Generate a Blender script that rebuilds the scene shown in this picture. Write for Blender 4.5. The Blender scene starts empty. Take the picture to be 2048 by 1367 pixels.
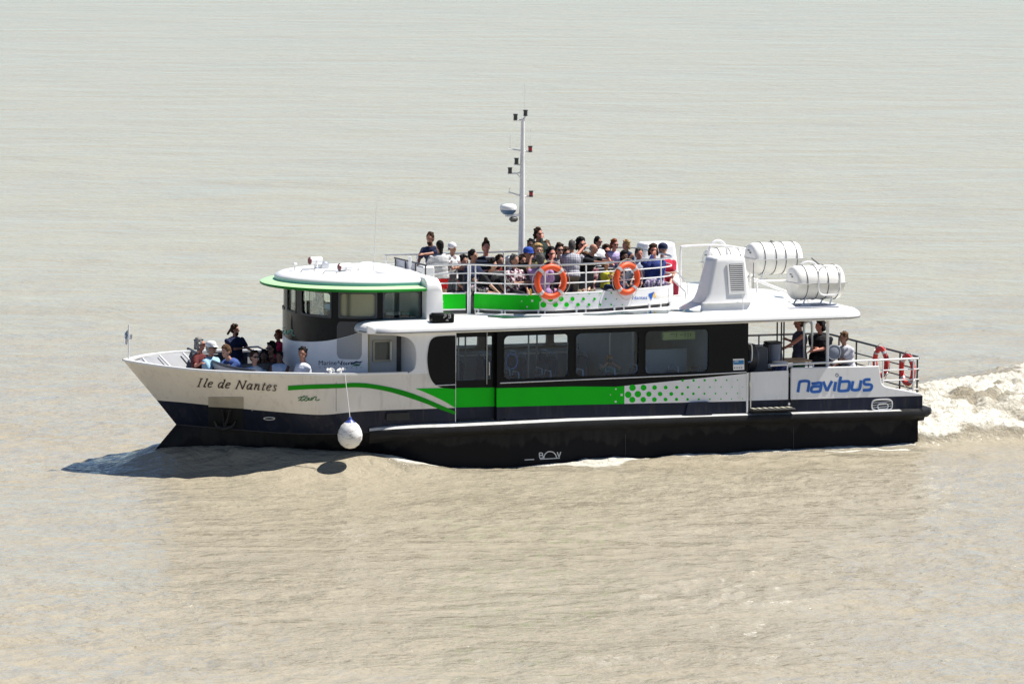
import bpy, math, random
from mathutils import Vector, Matrix, Quaternion, noise
from mathutils.geometry import tessellate_polygon
random.seed(7)
R = math.radians
sc = bpy.context.scene
COL = sc.collection

# ------------------------------------------------------------------ camera
F = 10500.0                      # focal length in pixels of the 2048 px wide photograph
E0 = R(6.0)
CAM = Vector((0.0, -107.0, 13.9))
cd = bpy.data.cameras.new('camera'); cam = bpy.data.objects.new('camera', cd); COL.objects.link(cam)
cam.location = CAM; cam.rotation_euler = (R(90) - E0, 0, 0)
cd.sensor_width = 36.0; cd.lens = 36.0 * F / 2048.0
cd.clip_start = 1.0; cd.clip_end = 20000.0
sc.camera = cam

# ------------------------------------------------------------------ sky and sun
SUN_EL, SUN_AZ = 60.0, 15.0       # azimuth counted from +X towards +Y
w = bpy.data.worlds.new('World'); sc.world = w; w.use_nodes = True
wn = w.node_tree
sky = wn.nodes.new('ShaderNodeTexSky'); sky.sky_type = 'NISHITA'; sky.sun_disc = False
sky.sun_elevation = R(SUN_EL); sky.sun_rotation = R(90 - SUN_AZ)
sky.air_density = 0.6; sky.dust_density = 0.0; sky.ozone_density = 2.4
bg = wn.nodes['Background']; bg.inputs['Strength'].default_value = 0.066
wn.links.new(sky.outputs[0], bg.inputs[0])
sl = bpy.data.lights.new('sun', 'SUN'); so = bpy.data.objects.new('sun', sl); COL.objects.link(so)
sl.energy = 5.0; sl.angle = R(0.5); sl.color = (1.0, 0.955, 0.89)
sd = Vector((math.cos(R(SUN_EL)) * math.cos(R(SUN_AZ)), math.cos(R(SUN_EL)) * math.sin(R(SUN_AZ)), math.sin(R(SUN_EL))))
so.rotation_euler = (-sd).to_track_quat('-Z', 'Y').to_euler()
so.location = (30, 10, 60)
sc.view_settings.view_transform = 'Standard'; sc.view_settings.look = 'None'
sc.view_settings.exposure = 0.75; sc.view_settings.gamma = 1.0
sc.view_settings.use_curve_mapping = False
sc.render.engine = 'CYCLES'
sc.cycles.max_bounces = 8; sc.cycles.transparent_max_bounces = 16

# ------------------------------------------------------------------ boat frame (u aft, v starboard, w up)
AY, TR = R(21.5), R(0.35)
U0 = Vector((math.cos(AY), math.sin(AY), 0)); VV = Vector((-math.sin(AY), math.cos(AY), 0))
ORG = Vector((0.29245, 3.56794, 0))
UU = U0 * math.cos(TR) + Vector((0, 0, -math.sin(TR))); WW = UU.cross(VV)
BM = Matrix(((UU.x, VV.x, WW.x, ORG.x), (UU.y, VV.y, WW.y, ORG.y), (UU.z, VV.z, WW.z, ORG.z), (0, 0, 0, 1)))
BMI = BM.inverted()
CF = Vector((0, math.cos(E0), -math.sin(E0))); CU = Vector((0, math.sin(E0), math.cos(E0)))
def ray(x, y): return CF + Vector((1, 0, 0)) * ((x - 1024) / F) - CU * ((y - 683.5) / F)
def loc(x, y, v):                # point of the plane v = const seen at photograph pixel x, y -> (u, w)
    r = ray(x, y); t = ((ORG + VV * v - CAM).dot(VV)) / r.dot(VV); p = CAM + r * t - ORG
    return p.dot(UU), p.dot(WW)
def locw(x, y, w_):
    r = ray(x, y); t = ((ORG + WW * w_ - CAM).dot(WW)) / r.dot(WW); p = CAM + r * t - ORG
    return p.dot(UU), p.dot(VV)
def px(u, v, w_):
    p = ORG + UU * u + VV * v + WW * w_ - CAM; d = p.dot(CF)
    return 1024 + F * p.x / d, 683.5 - F * p.dot(CU) / d
def P3(x, y, v): u, w_ = loc(x, y, v); return Vector((u, v, w_))

# ------------------------------------------------------------------ materials
MATS = {}
def mat(name, col, rough=0.5, metal=0.0, var=0.0, vs=3.0, bump=0.0, bs=40.0, spec=0.5, coat=0.0, emit=None):
    if name in MATS: return MATS[name]
    m = bpy.data.materials.new(name); m.use_nodes = True; nt = m.node_tree; b = nt.nodes['Principled BSDF']
    b.inputs['Base Color'].default_value = (*col, 1); b.inputs['Roughness'].default_value = rough
    b.inputs['Metallic'].default_value = metal; b.inputs['Specular IOR Level'].default_value = spec
    b.inputs['Coat Weight'].default_value = coat
    tc = nt.nodes.new('ShaderNodeTexCoord')
    if var > 0:
        n = nt.nodes.new('ShaderNodeTexNoise'); n.inputs['Scale'].default_value = vs; n.inputs['Detail'].default_value = 6
        nt.links.new(tc.outputs['Object'], n.inputs['Vector'])
        r = nt.nodes.new('ShaderNodeMapRange'); r.inputs[1].default_value = 0.3; r.inputs[2].default_value = 0.7
        r.inputs[3].default_value = 1 - var; r.inputs[4].default_value = 1 + var * 0.4
        nt.links.new(n.outputs['Fac'], r.inputs[0])
        mx = nt.nodes.new('ShaderNodeMix'); mx.data_type = 'RGBA'; mx.blend_type = 'MULTIPLY'; mx.inputs[0].default_value = 1
        mx.inputs[6].default_value = (*col, 1); nt.links.new(r.outputs[0], mx.inputs[7])
        nt.links.new(mx.outputs[2], b.inputs['Base Color'])
    if bump > 0:
        n2 = nt.nodes.new('ShaderNodeTexNoise'); n2.inputs['Scale'].default_value = bs
        nt.links.new(tc.outputs['Object'], n2.inputs['Vector'])
        bp = nt.nodes.new('ShaderNodeBump'); bp.inputs['Strength'].default_value = bump; bp.inputs['Distance'].default_value = 0.02
        nt.links.new(n2.outputs['Fac'], bp.inputs['Height']); nt.links.new(bp.outputs[0], b.inputs['Normal'])
    if emit:
        b.inputs['Emission Color'].default_value = (*emit, 1); b.inputs['Emission Strength'].default_value = 1.0
    MATS[name] = m; return m
def glass(name, tint, refl=0.9, rough=0.02):
    m = bpy.data.materials.new(name); m.use_nodes = True; nt = m.node_tree; nt.nodes.clear()
    o = nt.nodes.new('ShaderNodeOutputMaterial'); t = nt.nodes.new('ShaderNodeBsdfTransparent'); g = nt.nodes.new('ShaderNodeBsdfGlossy')
    fr = nt.nodes.new('ShaderNodeFresnel'); fr.inputs[0].default_value = 1.5
    mu = nt.nodes.new('ShaderNodeMath'); mu.operation = 'MULTIPLY'; mu.inputs[1].default_value = refl
    t.inputs[0].default_value = (*tint, 1); g.inputs[0].default_value = (1, 1, 1, 1); g.inputs[1].default_value = rough
    mi = nt.nodes.new('ShaderNodeMixShader')
    nt.links.new(fr.outputs[0], mu.inputs[0]); nt.links.new(mu.outputs[0], mi.inputs[0])
    nt.links.new(t.outputs[0], mi.inputs[1]); nt.links.new(g.outputs[0], mi.inputs[2]); nt.links.new(mi.outputs[0], o.inputs[0])
    return m
def cloth(name, c1, c2=None, kind='plain', scale=30.0):
    key = name
    if key in MATS: return MATS[key]
    m = mat(key, c1, 0.85, var=0.25, vs=9.0, bump=0.35, bs=22.0, spec=0.2)
    if kind == 'plain' or c2 is None: return m
    nt = m.node_tree; b = nt.nodes['Principled BSDF']
    tc = nt.nodes.new('ShaderNodeTexCoord'); mx = nt.nodes.new('ShaderNodeMix'); mx.data_type = 'RGBA'
    mx.inputs[6].default_value = (*c1, 1); mx.inputs[7].default_value = (*c2, 1)
    if kind in ('stripe', 'plaid'):
        wv = nt.nodes.new('ShaderNodeTexWave'); wv.bands_direction = 'Z'; wv.inputs['Scale'].default_value = scale / 6.3
        wv.inputs['Distortion'].default_value = 0.4
        nt.links.new(tc.outputs['Object'], wv.inputs['Vector']); src = wv.outputs['Fac']
        th = nt.nodes.new('ShaderNodeMath'); th.operation = 'GREATER_THAN'; th.inputs[1].default_value = 0.62
        nt.links.new(src, th.inputs[0]); src = th.outputs[0]
        if kind == 'plaid':
            w2 = nt.nodes.new('ShaderNodeTexWave'); w2.bands_direction = 'Y'; w2.inputs['Scale'].default_value = scale / 6.3
            nt.links.new(tc.outputs['Object'], w2.inputs['Vector'])
            t2 = nt.nodes.new('ShaderNodeMath'); t2.operation = 'GREATER_THAN'; t2.inputs[1].default_value = 0.6
            nt.links.new(w2.outputs['Fac'], t2.inputs[0])
            ad = nt.nodes.new('ShaderNodeMath'); ad.operation = 'ADD'; nt.links.new(src, ad.inputs[0]); nt.links.new(t2.outputs[0], ad.inputs[1])
            hf = nt.nodes.new('ShaderNodeMath'); hf.operation = 'MULTIPLY'; hf.inputs[1].default_value = 0.5
            nt.links.new(ad.outputs[0], hf.inputs[0]); src = hf.outputs[0]
    else:
        vo = nt.nodes.new('ShaderNodeTexNoise'); vo.inputs['Scale'].default_value = scale; vo.inputs['Detail'].default_value = 1
        nt.links.new(tc.outputs['Object'], vo.inputs['Vector'])
        th = nt.nodes.new('ShaderNodeMath'); th.operation = 'GREATER_THAN'; th.inputs[1].default_value = 0.52
        nt.links.new(vo.outputs['Fac'], th.inputs[0]); src = th.outputs[0]
    nt.links.new(src, mx.inputs[0]); nt.links.new(mx.outputs[2], b.inputs['Base Color'])
    return m
M_WHITE = mat('white_gelcoat', (0.80, 0.80, 0.79), 0.32, var=0.05, vs=1.2, coat=0.2)
M_HULLW = mat('hull_white_paint', (0.74, 0.70, 0.64), 0.40, var=0.09, vs=0.9)
M_PANEL = mat('side_panel_paint', (0.82, 0.82, 0.83), 0.35, var=0.06, vs=1.3)
M_NAVY = mat('navy_paint', (0.014, 0.018, 0.036), 0.4, var=0.35, vs=1.8, spec=0.2)
M_BLACKG = mat('black_gloss_panel', (0.006, 0.006, 0.007), 0.25, var=0.2, vs=1.0, spec=0.14)
M_RUBBER = mat('black_rubber', (0.012, 0.012, 0.013), 0.6, var=0.4, vs=4.0, bump=0.3, spec=0.25)
M_GREEN = mat('green_livery', (0.006, 0.50, 0.010), 0.4, var=0.06, vs=2.0, spec=0.15)
M_GREEN2 = mat('green_stripe_paint', (0.005, 0.29, 0.005), 0.4, var=0.10, vs=2.0, spec=0.15)
M_VISOR = mat('visor_top_lit', (0.44, 0.72, 0.36), 0.35, var=0.06, vs=2.0)
M_STEEL = mat('stainless_steel', (0.62, 0.62, 0.60), 0.28, metal=0.85, var=0.1)
M_WRAIL = mat('white_rail_paint', (0.78, 0.78, 0.78), 0.4, var=0.05)
M_DRAIL = mat('dark_paint_and_shade', (0.045, 0.045, 0.05), 0.45, var=0.2)  # real dark paint; also painted shade on stern and starboard rails and deck-edge gap
M_GREY = mat('grey_deck_paint', (0.27, 0.28, 0.30), 0.6, var=0.15, vs=2.5, bump=0.1)
M_DGREY = mat('dark_grey_fittings', (0.06, 0.062, 0.068), 0.55, var=0.25)
M_SEATB = mat('blue_seat_fabric', (0.05, 0.17, 0.38), 0.7, var=0.2, vs=8)
M_CUSH = mat('charcoal_seat_shell', (0.05, 0.052, 0.06), 0.5, var=0.2, vs=8)
M_ORANGE = mat('life_ring_orange', (0.78, 0.085, 0.012), 0.5, var=0.12, vs=7)
M_RED = mat('life_ring_red', (0.62, 0.035, 0.03), 0.5, var=0.15, vs=7)
M_TAPE = mat('reflective_tape', (0.55, 0.55, 0.56), 0.3, metal=0.3)
M_ROPE = mat('grey_rope', (0.45, 0.43, 0.38), 0.9)
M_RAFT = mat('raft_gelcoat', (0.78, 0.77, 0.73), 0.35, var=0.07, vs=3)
M_STRAP = mat('dark_strap', (0.10, 0.10, 0.10), 0.7)
M_INT = mat('cabin_lining', (0.34, 0.44, 0.54), 0.6, var=0.1)
M_FLOOR = mat('cabin_floor', (0.28, 0.31, 0.35), 0.6, var=0.15)
M_BLUE = mat('blue_lettering', (0.012, 0.10, 0.42), 0.4)
M_LBLUE = mat('light_blue_outline', (0.22, 0.42, 0.72), 0.4)
M_DTXT = mat('dark_lettering', (0.045, 0.035, 0.03), 0.5)
M_NTXT = mat('navy_lettering', (0.02, 0.05, 0.10), 0.5)
M_GTXT = mat('dark_green_lettering', (0.03, 0.16, 0.05), 0.5)
M_WTXT = mat('white_marking', (0.62, 0.62, 0.60), 0.6)
M_GREYT = mat('pale_grey_lettering', (0.36, 0.37, 0.40), 0.5)
M_YEL = mat('yellow_mark', (0.75, 0.45, 0.06), 0.5)
M_TEAL = mat('teal_lettering', (0.05, 0.38, 0.26), 0.5)
M_GLASS = glass('cabin_glass', (0.92, 0.95, 0.97), 0.5)
M_GLASS2 = glass('wheelhouse_glass', (0.90, 0.93, 0.90), 0.6)
M_SMOKE = glass('smoked_glass', (0.22, 0.25, 0.27), 1.0)
M_SKYL = mat('skylight_glass', (0.03, 0.055, 0.06), 0.06, spec=0.8)
M_BLACKHULL = mat('black_antifouling', (0.011, 0.011, 0.012), 0.5, spec=0.12)
def dirty_hull():                # greyish dried scum above an uneven wet line
    nt = M_BLACKHULL.node_tree; b = nt.nodes['Principled BSDF']; tc = nt.nodes.new('ShaderNodeTexCoord')
    sp = nt.nodes.new('ShaderNodeSeparateXYZ'); nt.links.new(tc.outputs['Object'], sp.inputs[0])
    mp = nt.nodes.new('ShaderNodeMapping'); mp.inputs['Scale'].default_value = (1.0, 1.0, 0.25); nt.links.new(tc.outputs['Object'], mp.inputs[0])
    n = nt.nodes.new('ShaderNodeTexNoise'); n.inputs['Scale'].default_value = 2.2; n.inputs['Detail'].default_value = 5; nt.links.new(mp.outputs[0], n.inputs['Vector'])
    m = nt.nodes.new('ShaderNodeMath'); m.operation = 'MULTIPLY_ADD'; m.inputs[1].default_value = 0.9; nt.links.new(n.outputs['Fac'], m.inputs[0]); nt.links.new(sp.outputs['Z'], m.inputs[2])
    r = nt.nodes.new('ShaderNodeMapRange'); r.inputs[1].default_value = 0.86; r.inputs[2].default_value = 0.93; nt.links.new(m.outputs[0], r.inputs[0])
    n2 = nt.nodes.new('ShaderNodeTexNoise'); n2.inputs['Scale'].default_value = 9; nt.links.new(mp.outputs[0], n2.inputs['Vector'])
    mm = nt.nodes.new('ShaderNodeMath'); mm.operation = 'MULTIPLY'; nt.links.new(r.outputs[0], mm.inputs[0]); nt.links.new(n2.outputs['Fac'], mm.inputs[1])
    mx = nt.nodes.new('ShaderNodeMix'); mx.data_type = 'RGBA'; mx.inputs[6].default_value = (0.007, 0.007, 0.009, 1); mx.inputs[7].default_value = (0.030, 0.029, 0.027, 1)
    nt.links.new(mm.outputs[0], mx.inputs[0]); nt.links.new(mx.outputs[2], b.inputs['Base Color'])
dirty_hull()
def weather(m, amt, scale=2.5, zs=.18):    # faint vertical runs and blotches in painted plating
    nt = m.node_tree; b = nt.nodes['Principled BSDF']; lk = b.inputs['Base Color'].links[0]; src = lk.from_socket
    tc = nt.nodes.new('ShaderNodeTexCoord'); mp = nt.nodes.new('ShaderNodeMapping'); mp.inputs['Scale'].default_value = (1, 1, zs); nt.links.new(tc.outputs['Object'], mp.inputs[0])
    n = nt.nodes.new('ShaderNodeTexNoise'); n.inputs['Scale'].default_value = scale*3; n.inputs['Detail'].default_value = 8; n.inputs['Roughness'].default_value = .7; nt.links.new(mp.outputs[0], n.inputs['Vector'])
    r = nt.nodes.new('ShaderNodeMapRange'); r.inputs[1].default_value = .52; r.inputs[2].default_value = .78; nt.links.new(n.outputs['Fac'], r.inputs[0])
    k = nt.nodes.new('ShaderNodeMath'); k.operation = 'MULTIPLY'; k.inputs[1].default_value = amt; nt.links.new(r.outputs[0], k.inputs[0])
    mx = nt.nodes.new('ShaderNodeMix'); mx.data_type = 'RGBA'; nt.links.new(k.outputs[0], mx.inputs[0]); nt.links.new(src, mx.inputs[6]); mx.inputs[7].default_value = (.20, .17, .12, 1); nt.links.new(mx.outputs[2], b.inputs['Base Color'])
weather(M_HULLW, .38); weather(M_PANEL, .20); weather(M_WHITE, .14, 1.2, 1); weather(M_NAVY, .18)

# ------------------------------------------------------------------ mesh helpers
class MB:
    def __init__(s): s.v = []; s.f = []; s.m = []
    def add(s, vs, fs, mi=0):
        o = len(s.v); s.v += [tuple(p) for p in vs]
        for f in fs: s.f.append([i + o for i in f]); s.m.append(mi)
    def box(s, a, b, mi=0, M=None):
        x0, y0, z0 = a; x1, y1, z1 = b
        vs = [Vector(p) for p in ((x0,y0,z0),(x1,y0,z0),(x1,y1,z0),(x0,y1,z0),(x0,y0,z1),(x1,y0,z1),(x1,y1,z1),(x0,y1,z1))]
        if M: vs = [M @ p for p in vs]
        s.add(vs, [(0,3,2,1),(4,5,6,7),(0,1,5,4),(1,2,6,5),(2,3,7,6),(3,0,4,7)], mi)
    def bbox(s, a, b, ch=0.02, mi=0, M=None):      # box with chamfered edges along every side
        c = [(a[i] + b[i]) / 2 for i in range(3)]; h = [(b[i] - a[i]) / 2 for i in range(3)]; ch = min(ch, min(h) * 0.9)
        rings = []
        for z, k in ((-h[2], ch), (-h[2] + ch, 0), (h[2] - ch, 0), (h[2], ch)):
            X, Y = h[0] - k, h[1] - k; q = ch
            rings.append([(X, -Y + q), (X, Y - q), (X - q, Y), (-X + q, Y), (-X, Y - q), (-X, -Y + q), (-X + q, -Y), (X - q, -Y)])
            rings[-1] = [Vector((c[0] + p[0], c[1] + p[1], c[2] + z)) for p in rings[-1]]
        if M: rings = [[M @ p for p in r] for r in rings]
        s.loft(rings, closed=True, caps=True, mi=mi)
    def loft(s, rings, closed=True, caps=False, mi=0):
        n = len(rings[0]); vs = [p for r in rings for p in r]; fs = []
        for i in range(len(rings) - 1):
            for j in range(n if closed else n - 1):
                k = (j + 1) % n; fs.append((i*n + j, i*n + k, (i+1)*n + k, (i+1)*n + j))
        if caps: fs.append(tuple(reversed(range(n)))); fs.append(tuple((len(rings)-1)*n + j for j in range(n)))
        s.add(vs, fs, mi)
    def tube(s, pts, r, n=8, closed=False, mi=0):
        pts = [Vector(p) for p in pts]; N = len(pts); rings = []; up = None
        for i, p in enumerate(pts):
            a = pts[(i - 1) % N] if (i > 0 or closed) else p; b = pts[(i + 1) % N] if (i < N - 1 or closed) else p
            t = (b - a).normalized()
            if up is None: up = Vector((0, 0, 1)) if abs(t.z) < 0.9 else Vector((1, 0, 0))
            x = up - t * up.dot(t)
            if x.length < 1e-5: x = t.orthogonal()
            x.normalize(); up = x; y = t.cross(x)
            rr = r[i] if isinstance(r, (list, tuple)) else r
            rings.append([p + x * math.cos(2*math.pi*k/n) * rr + y * math.sin(2*math.pi*k/n) * rr for k in range(n)])
        if closed: rings.append(rings[0]); s.loft(rings, True, False, mi)
        else: s.loft(rings, True, True, mi)
    def ell(s, c, rx, ry, rz, n=12, m=8, M=None, mi=0):
        c = Vector(c); vs = []; fs = []
        for i in range(m + 1):
            th = math.pi * i / m
            for j in range(n):
                ph = 2 * math.pi * j / n; p = Vector((rx*math.sin(th)*math.cos(ph), ry*math.sin(th)*math.sin(ph), rz*math.cos(th)))
                if M: p = M @ p
                vs.append(c + p)
        for i in range(m):
            for j in range(n): k = (j+1) % n; fs.append((i*n+j, (i+1)*n+j, (i+1)*n+k, i*n+k))
        s.add(vs, fs, mi)
    def cap(s, p, q, r0, r1, n=9):                 # capsule with two radii
        p = Vector(p); q = Vector(q); t = q - p; L = t.length
        if L < 1e-6: s.ell(p, r0, r0, r0); return
        t /= L; x = t.orthogonal().normalized(); y = t.cross(x); rings = []
        for (c, r, a) in [(p, r0, a) for a in (-85, -55, -25)] + [(p, r0, 0), (q, r1, 0)] + [(q, r1, a) for a in (25, 55, 85)]:
            cr = c + t * (math.sin(R(a)) * r); rr = math.cos(R(a)) * r
            rings.append([cr + x * math.cos(2*math.pi*k/n)*rr + y * math.sin(2*math.pi*k/n)*rr for k in range(n)])
        s.loft(rings, True, True)
    def plate(s, outer, holes, fn, t, mi=0):       # polygon with holes, fn(a, b, depth) -> point, thickness t
        loops = [list(outer)] + [list(h) for h in holes]
        tri = tessellate_polygon([[Vector((a, b, 0)) for a, b in l] for l in loops])
        flat = [p for l in loops for p in l]; n = len(flat)
        vs = [fn(a, b, 0) for a, b in flat]; fs = [tuple(x) for x in tri]
        if t:
            vs += [fn(a, b, t) for a, b in flat]; fs += [tuple(n + i for i in reversed(x)) for x in tri]
            o = 0
            for l in loops:
                k = len(l)
                for i in range(k): j = (i + 1) % k; fs.append((o+i, o+j, n+o+j, n+o+i))
                o += k
        s.add(vs, fs, mi)
    def build(s, name, mats, parent=None, smooth=35, recalc=True):
        import bmesh
        me = bpy.data.meshes.new(name); me.from_pydata(s.v, [], s.f)
        if not isinstance(mats, (list, tuple)): mats = [mats]
        for m in mats: me.materials.append(m)
        for p, mi in zip(me.polygons, s.m): p.material_index = mi
        if recalc:
            bm = bmesh.new(); bm.from_mesh(me); bmesh.ops.remove_doubles(bm, verts=bm.verts, dist=1e-5)
            bmesh.ops.recalc_face_normals(bm, faces=bm.faces); bm.to_mesh(me); bm.free()
        if smooth:
            me.polygons.foreach_set('use_smooth', [True] * len(me.polygons)); me.set_sharp_from_angle(angle=R(smooth))
        o = bpy.data.objects.new(name, me); COL.objects.link(o)
        if parent: o.parent = parent
        return o
def tag(o, label=None, cat=None, group=None, kind=None):
    for k, x in (('label', label), ('category', cat), ('group', group), ('kind', kind)):
        if x: o[k] = x
    return o
def empty(name, M, label, cat, group=None):
    o = bpy.data.objects.new(name, None); COL.objects.link(o); o.matrix_world = M; o.empty_display_size = 0.2
    return tag(o, label, cat, group)
def interp(tab, x):
    if x <= tab[0][0]: return tab[0][1]
    for (a, ya), (b, yb) in zip(tab, tab[1:]):
        if x <= b: return ya + (yb - ya) * (x - a) / (b - a)
    return tab[-1][1]
def smooth_poly(pts, k=6, closed=False):           # Catmull-Rom
    pts = [Vector(p) for p in pts]; N = len(pts); out = []
    rng = range(N if closed else N - 1)
    for i in rng:
        p1, p2 = pts[i], pts[(i+1) % N]
        p0 = pts[i-1] if (i > 0 or closed) else p1 * 2 - p2; p3 = pts[(i+2) % N] if (i < N-2 or closed) else p2 * 2 - p1
        for j in range(k):
            t = j / k; out.append(0.5 * ((2*p1) + (p2-p0)*t + (2*p0-5*p1+4*p2-p3)*t*t + (3*p1-p0-3*p2+p3)*t*t*t))
    if not closed: out.append(pts[-1])
    return out
def rrect(x0, y0, x1, y1, r, n=5):
    o = []
    for cx, cy, a in ((x1-r, y0+r, -90), (x1-r, y1-r, 0), (x0+r, y1-r, 90), (x0+r, y0+r, 180)):
        for k in range(n + 1): t = R(a + 90*k/n); o.append((cx + r*math.cos(t), cy + r*math.sin(t)))
    return o
def quadr(pts, r=0.05, n=4):                       # polygon with rounded corners
    o = []; N = len(pts)
    for i in range(N):
        p = Vector(pts[i]); a = (Vector(pts[i-1]) - p).normalized(); b = (Vector(pts[(i+1) % N]) - p).normalized()
        rr = r[i] if isinstance(r, (list, tuple)) else r
        for k in range(n + 1):
            t = k / n; q = (p + a*rr)*(1-t)**2 + p*2*t*(1-t) + (p + b*rr)*t*t; o.append((q.x, q.y))
    return o
def flat(v): return lambda a, b, d=0: Vector((a, v + d, b))     # plane v = const, depth d inboard (port side)
# ================================================================== the boat
boat = empty('passenger_boat', BM, 'white, green and navy river passenger boat with crowded open top deck', 'boat')

# ---- hull ---------------------------------------------------------
def curve_tab(rows): return [tuple(p) for p in smooth_poly(rows, 5)]
GUN = curve_tab([(-8.92,0,2.19),(-8.86,.16,2.175),(-8.64,.50,2.15),(-8.3,1.05,2.125),(-7.8,1.66,2.10),(-7.2,2.08,2.085),(-6.5,2.34,2.065),(-5.8,2.46,2.04),(-5.2,2.5,2.015),(-4.4,2.5,2.0),(-2.55,2.5,1.985)])
NAV = curve_tab([(-8.2,0,1.34),(-8.1,.13,1.335),(-7.8,.48,1.33),(-7.4,.92,1.31),(-6.8,1.50,1.27),(-6.0,2.08,1.22),(-5.4,2.34,1.19),(-4.8,2.45,1.235),(-4.2,2.49,1.25),(-2.55,2.5,1.245)])
CHI = curve_tab([(-7.78,0,.82),(-7.6,.2,.815),(-7.2,.6,.80),(-6.6,1.15,.78),(-5.9,1.75,.76),(-5.2,2.18,.77),(-4.5,2.40,.80),(-3.8,2.46,.83),(-2.5,2.47,.85),(2,2.47,.82),(8.02,2.47,.72)])
WLN = curve_tab([(-8.50,0,.02),(-8.2,.06,.02),(-7.6,.28,0),(-6.9,.72,0),(-6.0,1.15,0),(-5.2,1.5,0),(-4.4,1.8,0),(-3.4,2.3,0),(-2.4,2.47,0),(2,2.47,0),(8.02,2.47,0)])
BOT = curve_tab([(-8.60,0,-.5),(-8.2,.05,-.5),(-7.6,.22,-.5),(-6.9,.6,-.5),(-6.0,1.0,-.5),(-5.2,1.35,-.5),(-4.4,1.7,-.5),(-3.4,2.25,-.5),(-2.4,2.45,-.5),(2,2.45,-.5),(8.02,2.45,-.5)])
def cv(tab, u): return (u, interp([(r[0], r[1]) for r in tab], u), interp([(r[0], r[2]) for r in tab], u))
def level(tab, uend, n=70, side=-1):
    u0 = tab[0][0]; o = []
    for i in range(n + 1):
        t = (i / n) ** 1.6; u, b, w_ = cv(tab, u0 + (uend - u0) * t); o.append(Vector((u, side * b, w_)))
    return o
hull = MB()
for sd_ in (-1, 1):
    lv = [level(BOT, 8.02, 90, sd_), level(WLN, 8.02, 90, sd_), level(CHI, 8.02, 90, sd_)]
    hull.loft(lv, closed=False, mi=0)
    ue = -2.55 if sd_ < 0 else 4.0
    GT = GUN if sd_ < 0 else GUN + [(4.0, 2.5, 1.96)]; NT = NAV if sd_ < 0 else NAV + [(4.0, 2.5, 1.2)]
    hull.loft([level(CHI, ue, 90, sd_), level(NT, ue, 90, sd_)], closed=False, mi=1)
    hull.loft([level(NT, ue, 90, sd_), level(GT, ue, 90, sd_)], closed=False, mi=2)
hull.add([(8.02,-2.47,-.5),(8.02,2.47,-.5),(8.02,2.47,.72),(8.02,-2.47,.72)], [(0,1,2,3)], 0)
hullo = hull.build('hull', [M_BLACKHULL, M_NAVY, M_HULLW], boat, smooth=40)

def surf(t, h, off=0.006):       # port bow side: t along, h 0 = navy line .. 1 = gunwale
    def q(tt, hh):
        tt = max(0.0, min(1.0, tt)); a = []
        for tab in (NAV, GUN):
            u, b, w_ = cv(tab, tab[0][0] + (-2.55 - tab[0][0]) * tt); a.append(Vector((u, -b, w_)))
        if hh < 0:
            u, b, w_ = cv(CHI, CHI[0][0] + (-2.55 - CHI[0][0]) * tt); c = Vector((u, -b, w_)); return a[0].lerp(c, -hh)
        return a[0].lerp(a[1], hh)
    p = q(t, h)
    if off:
        n = (q(t + .004, h) - q(t - .004, h)).cross(q(t, h + .02) - q(t, h - .02)).normalized()
        if n.y > 0: n = -n
        p = p + n * off
    return p
def on_bow(x, y, off=0.006):
    t, h = 0.5, 0.5
    for _ in range(14):
        p = surf(t, h, 0); X, Y = px(*p); e = 1e-3
        p1 = surf(t + e, h, 0); p2 = surf(t, h + e, 0); X1, Y1 = px(*p1); X2, Y2 = px(*p2)
        a, b, c, d = (X1-X)/e, (X2-X)/e, (Y1-Y)/e, (Y2-Y)/e; det = a*d - b*c
        if abs(det) < 1e-6: break
        dx, dy = x - X, y - Y; t += max(-.15, min(.15, (d*dx - b*dy)/det)); h += max(-.5, min(.5, (a*dy - c*dx)/det))
        t = min(max(t, 0.0), 1.0)
    return surf(t, h, off)
def gun_w(u): return cv(GUN, u)[2]

# cap rail along the bulwark, inner bulwark skin, decks
cap_ = MB()
for sd_ in (-1, 1):
    g = level(GUN, -3.6 if sd_ < 0 else -4.4, 80, sd_); rings = [[], [], [], []]
    for p in g:
        inn = min(.13, abs(p.y)); q = Vector((p.x + (.10 if abs(p.y) < 1.2 else .0) * (1 - abs(p.y)/1.2), p.y - sd_ * inn, p.z))
        o_ = Vector((p.x - .012, p.y + sd_ * .015, p.z))
        rings[0].append(o_ + Vector((0, 0, -.012))); rings[1].append(o_ + Vector((0, 0, .03))); rings[2].append(q + Vector((0, 0, .03))); rings[3].append(q + Vector((0, 0, -.012)))
    cap_.loft(rings + [rings[0]], closed=False)
cap_.build('gunwale_cap', M_WHITE, boat)
inn = MB()
for sd_ in (-1, 1):
    g = level(GUN, -4.3, 60, sd_); top, bot = [], []
    lw_ = level(NAV, -4.3, 60, sd_)
    for p, l in zip(g, lw_):
        d_ = .14*max(0, 1 - abs(p.y)/1.5); b = max(abs(p.y) - .10, 0); top.append(Vector((p.x + .06 + d_, sd_ * b, p.z - .01))); bot.append(Vector((l.x + .12 + d_, sd_ * max(abs(l.y) - .10, 0), l.z - .06)))
    inn.loft([top, bot], closed=False)
inn.build('bulwark_lining', M_GREY, boat, recalc=False)
dk = MB(); g = level(NAV, -4.2, 40, -1)
vs = [Vector((p.x + .1, min(0, p.y + .06), 1.22)) for p in g] + [Vector((p.x + .1, -min(0, p.y + .06), 1.22)) for p in reversed(g)]
dk.add(vs, [tuple(range(len(vs)))])
dk.build('foredeck', mat('foredeck_paint', (0.50, 0.51, 0.52), .6, var=.15), boat, smooth=None)
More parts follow.
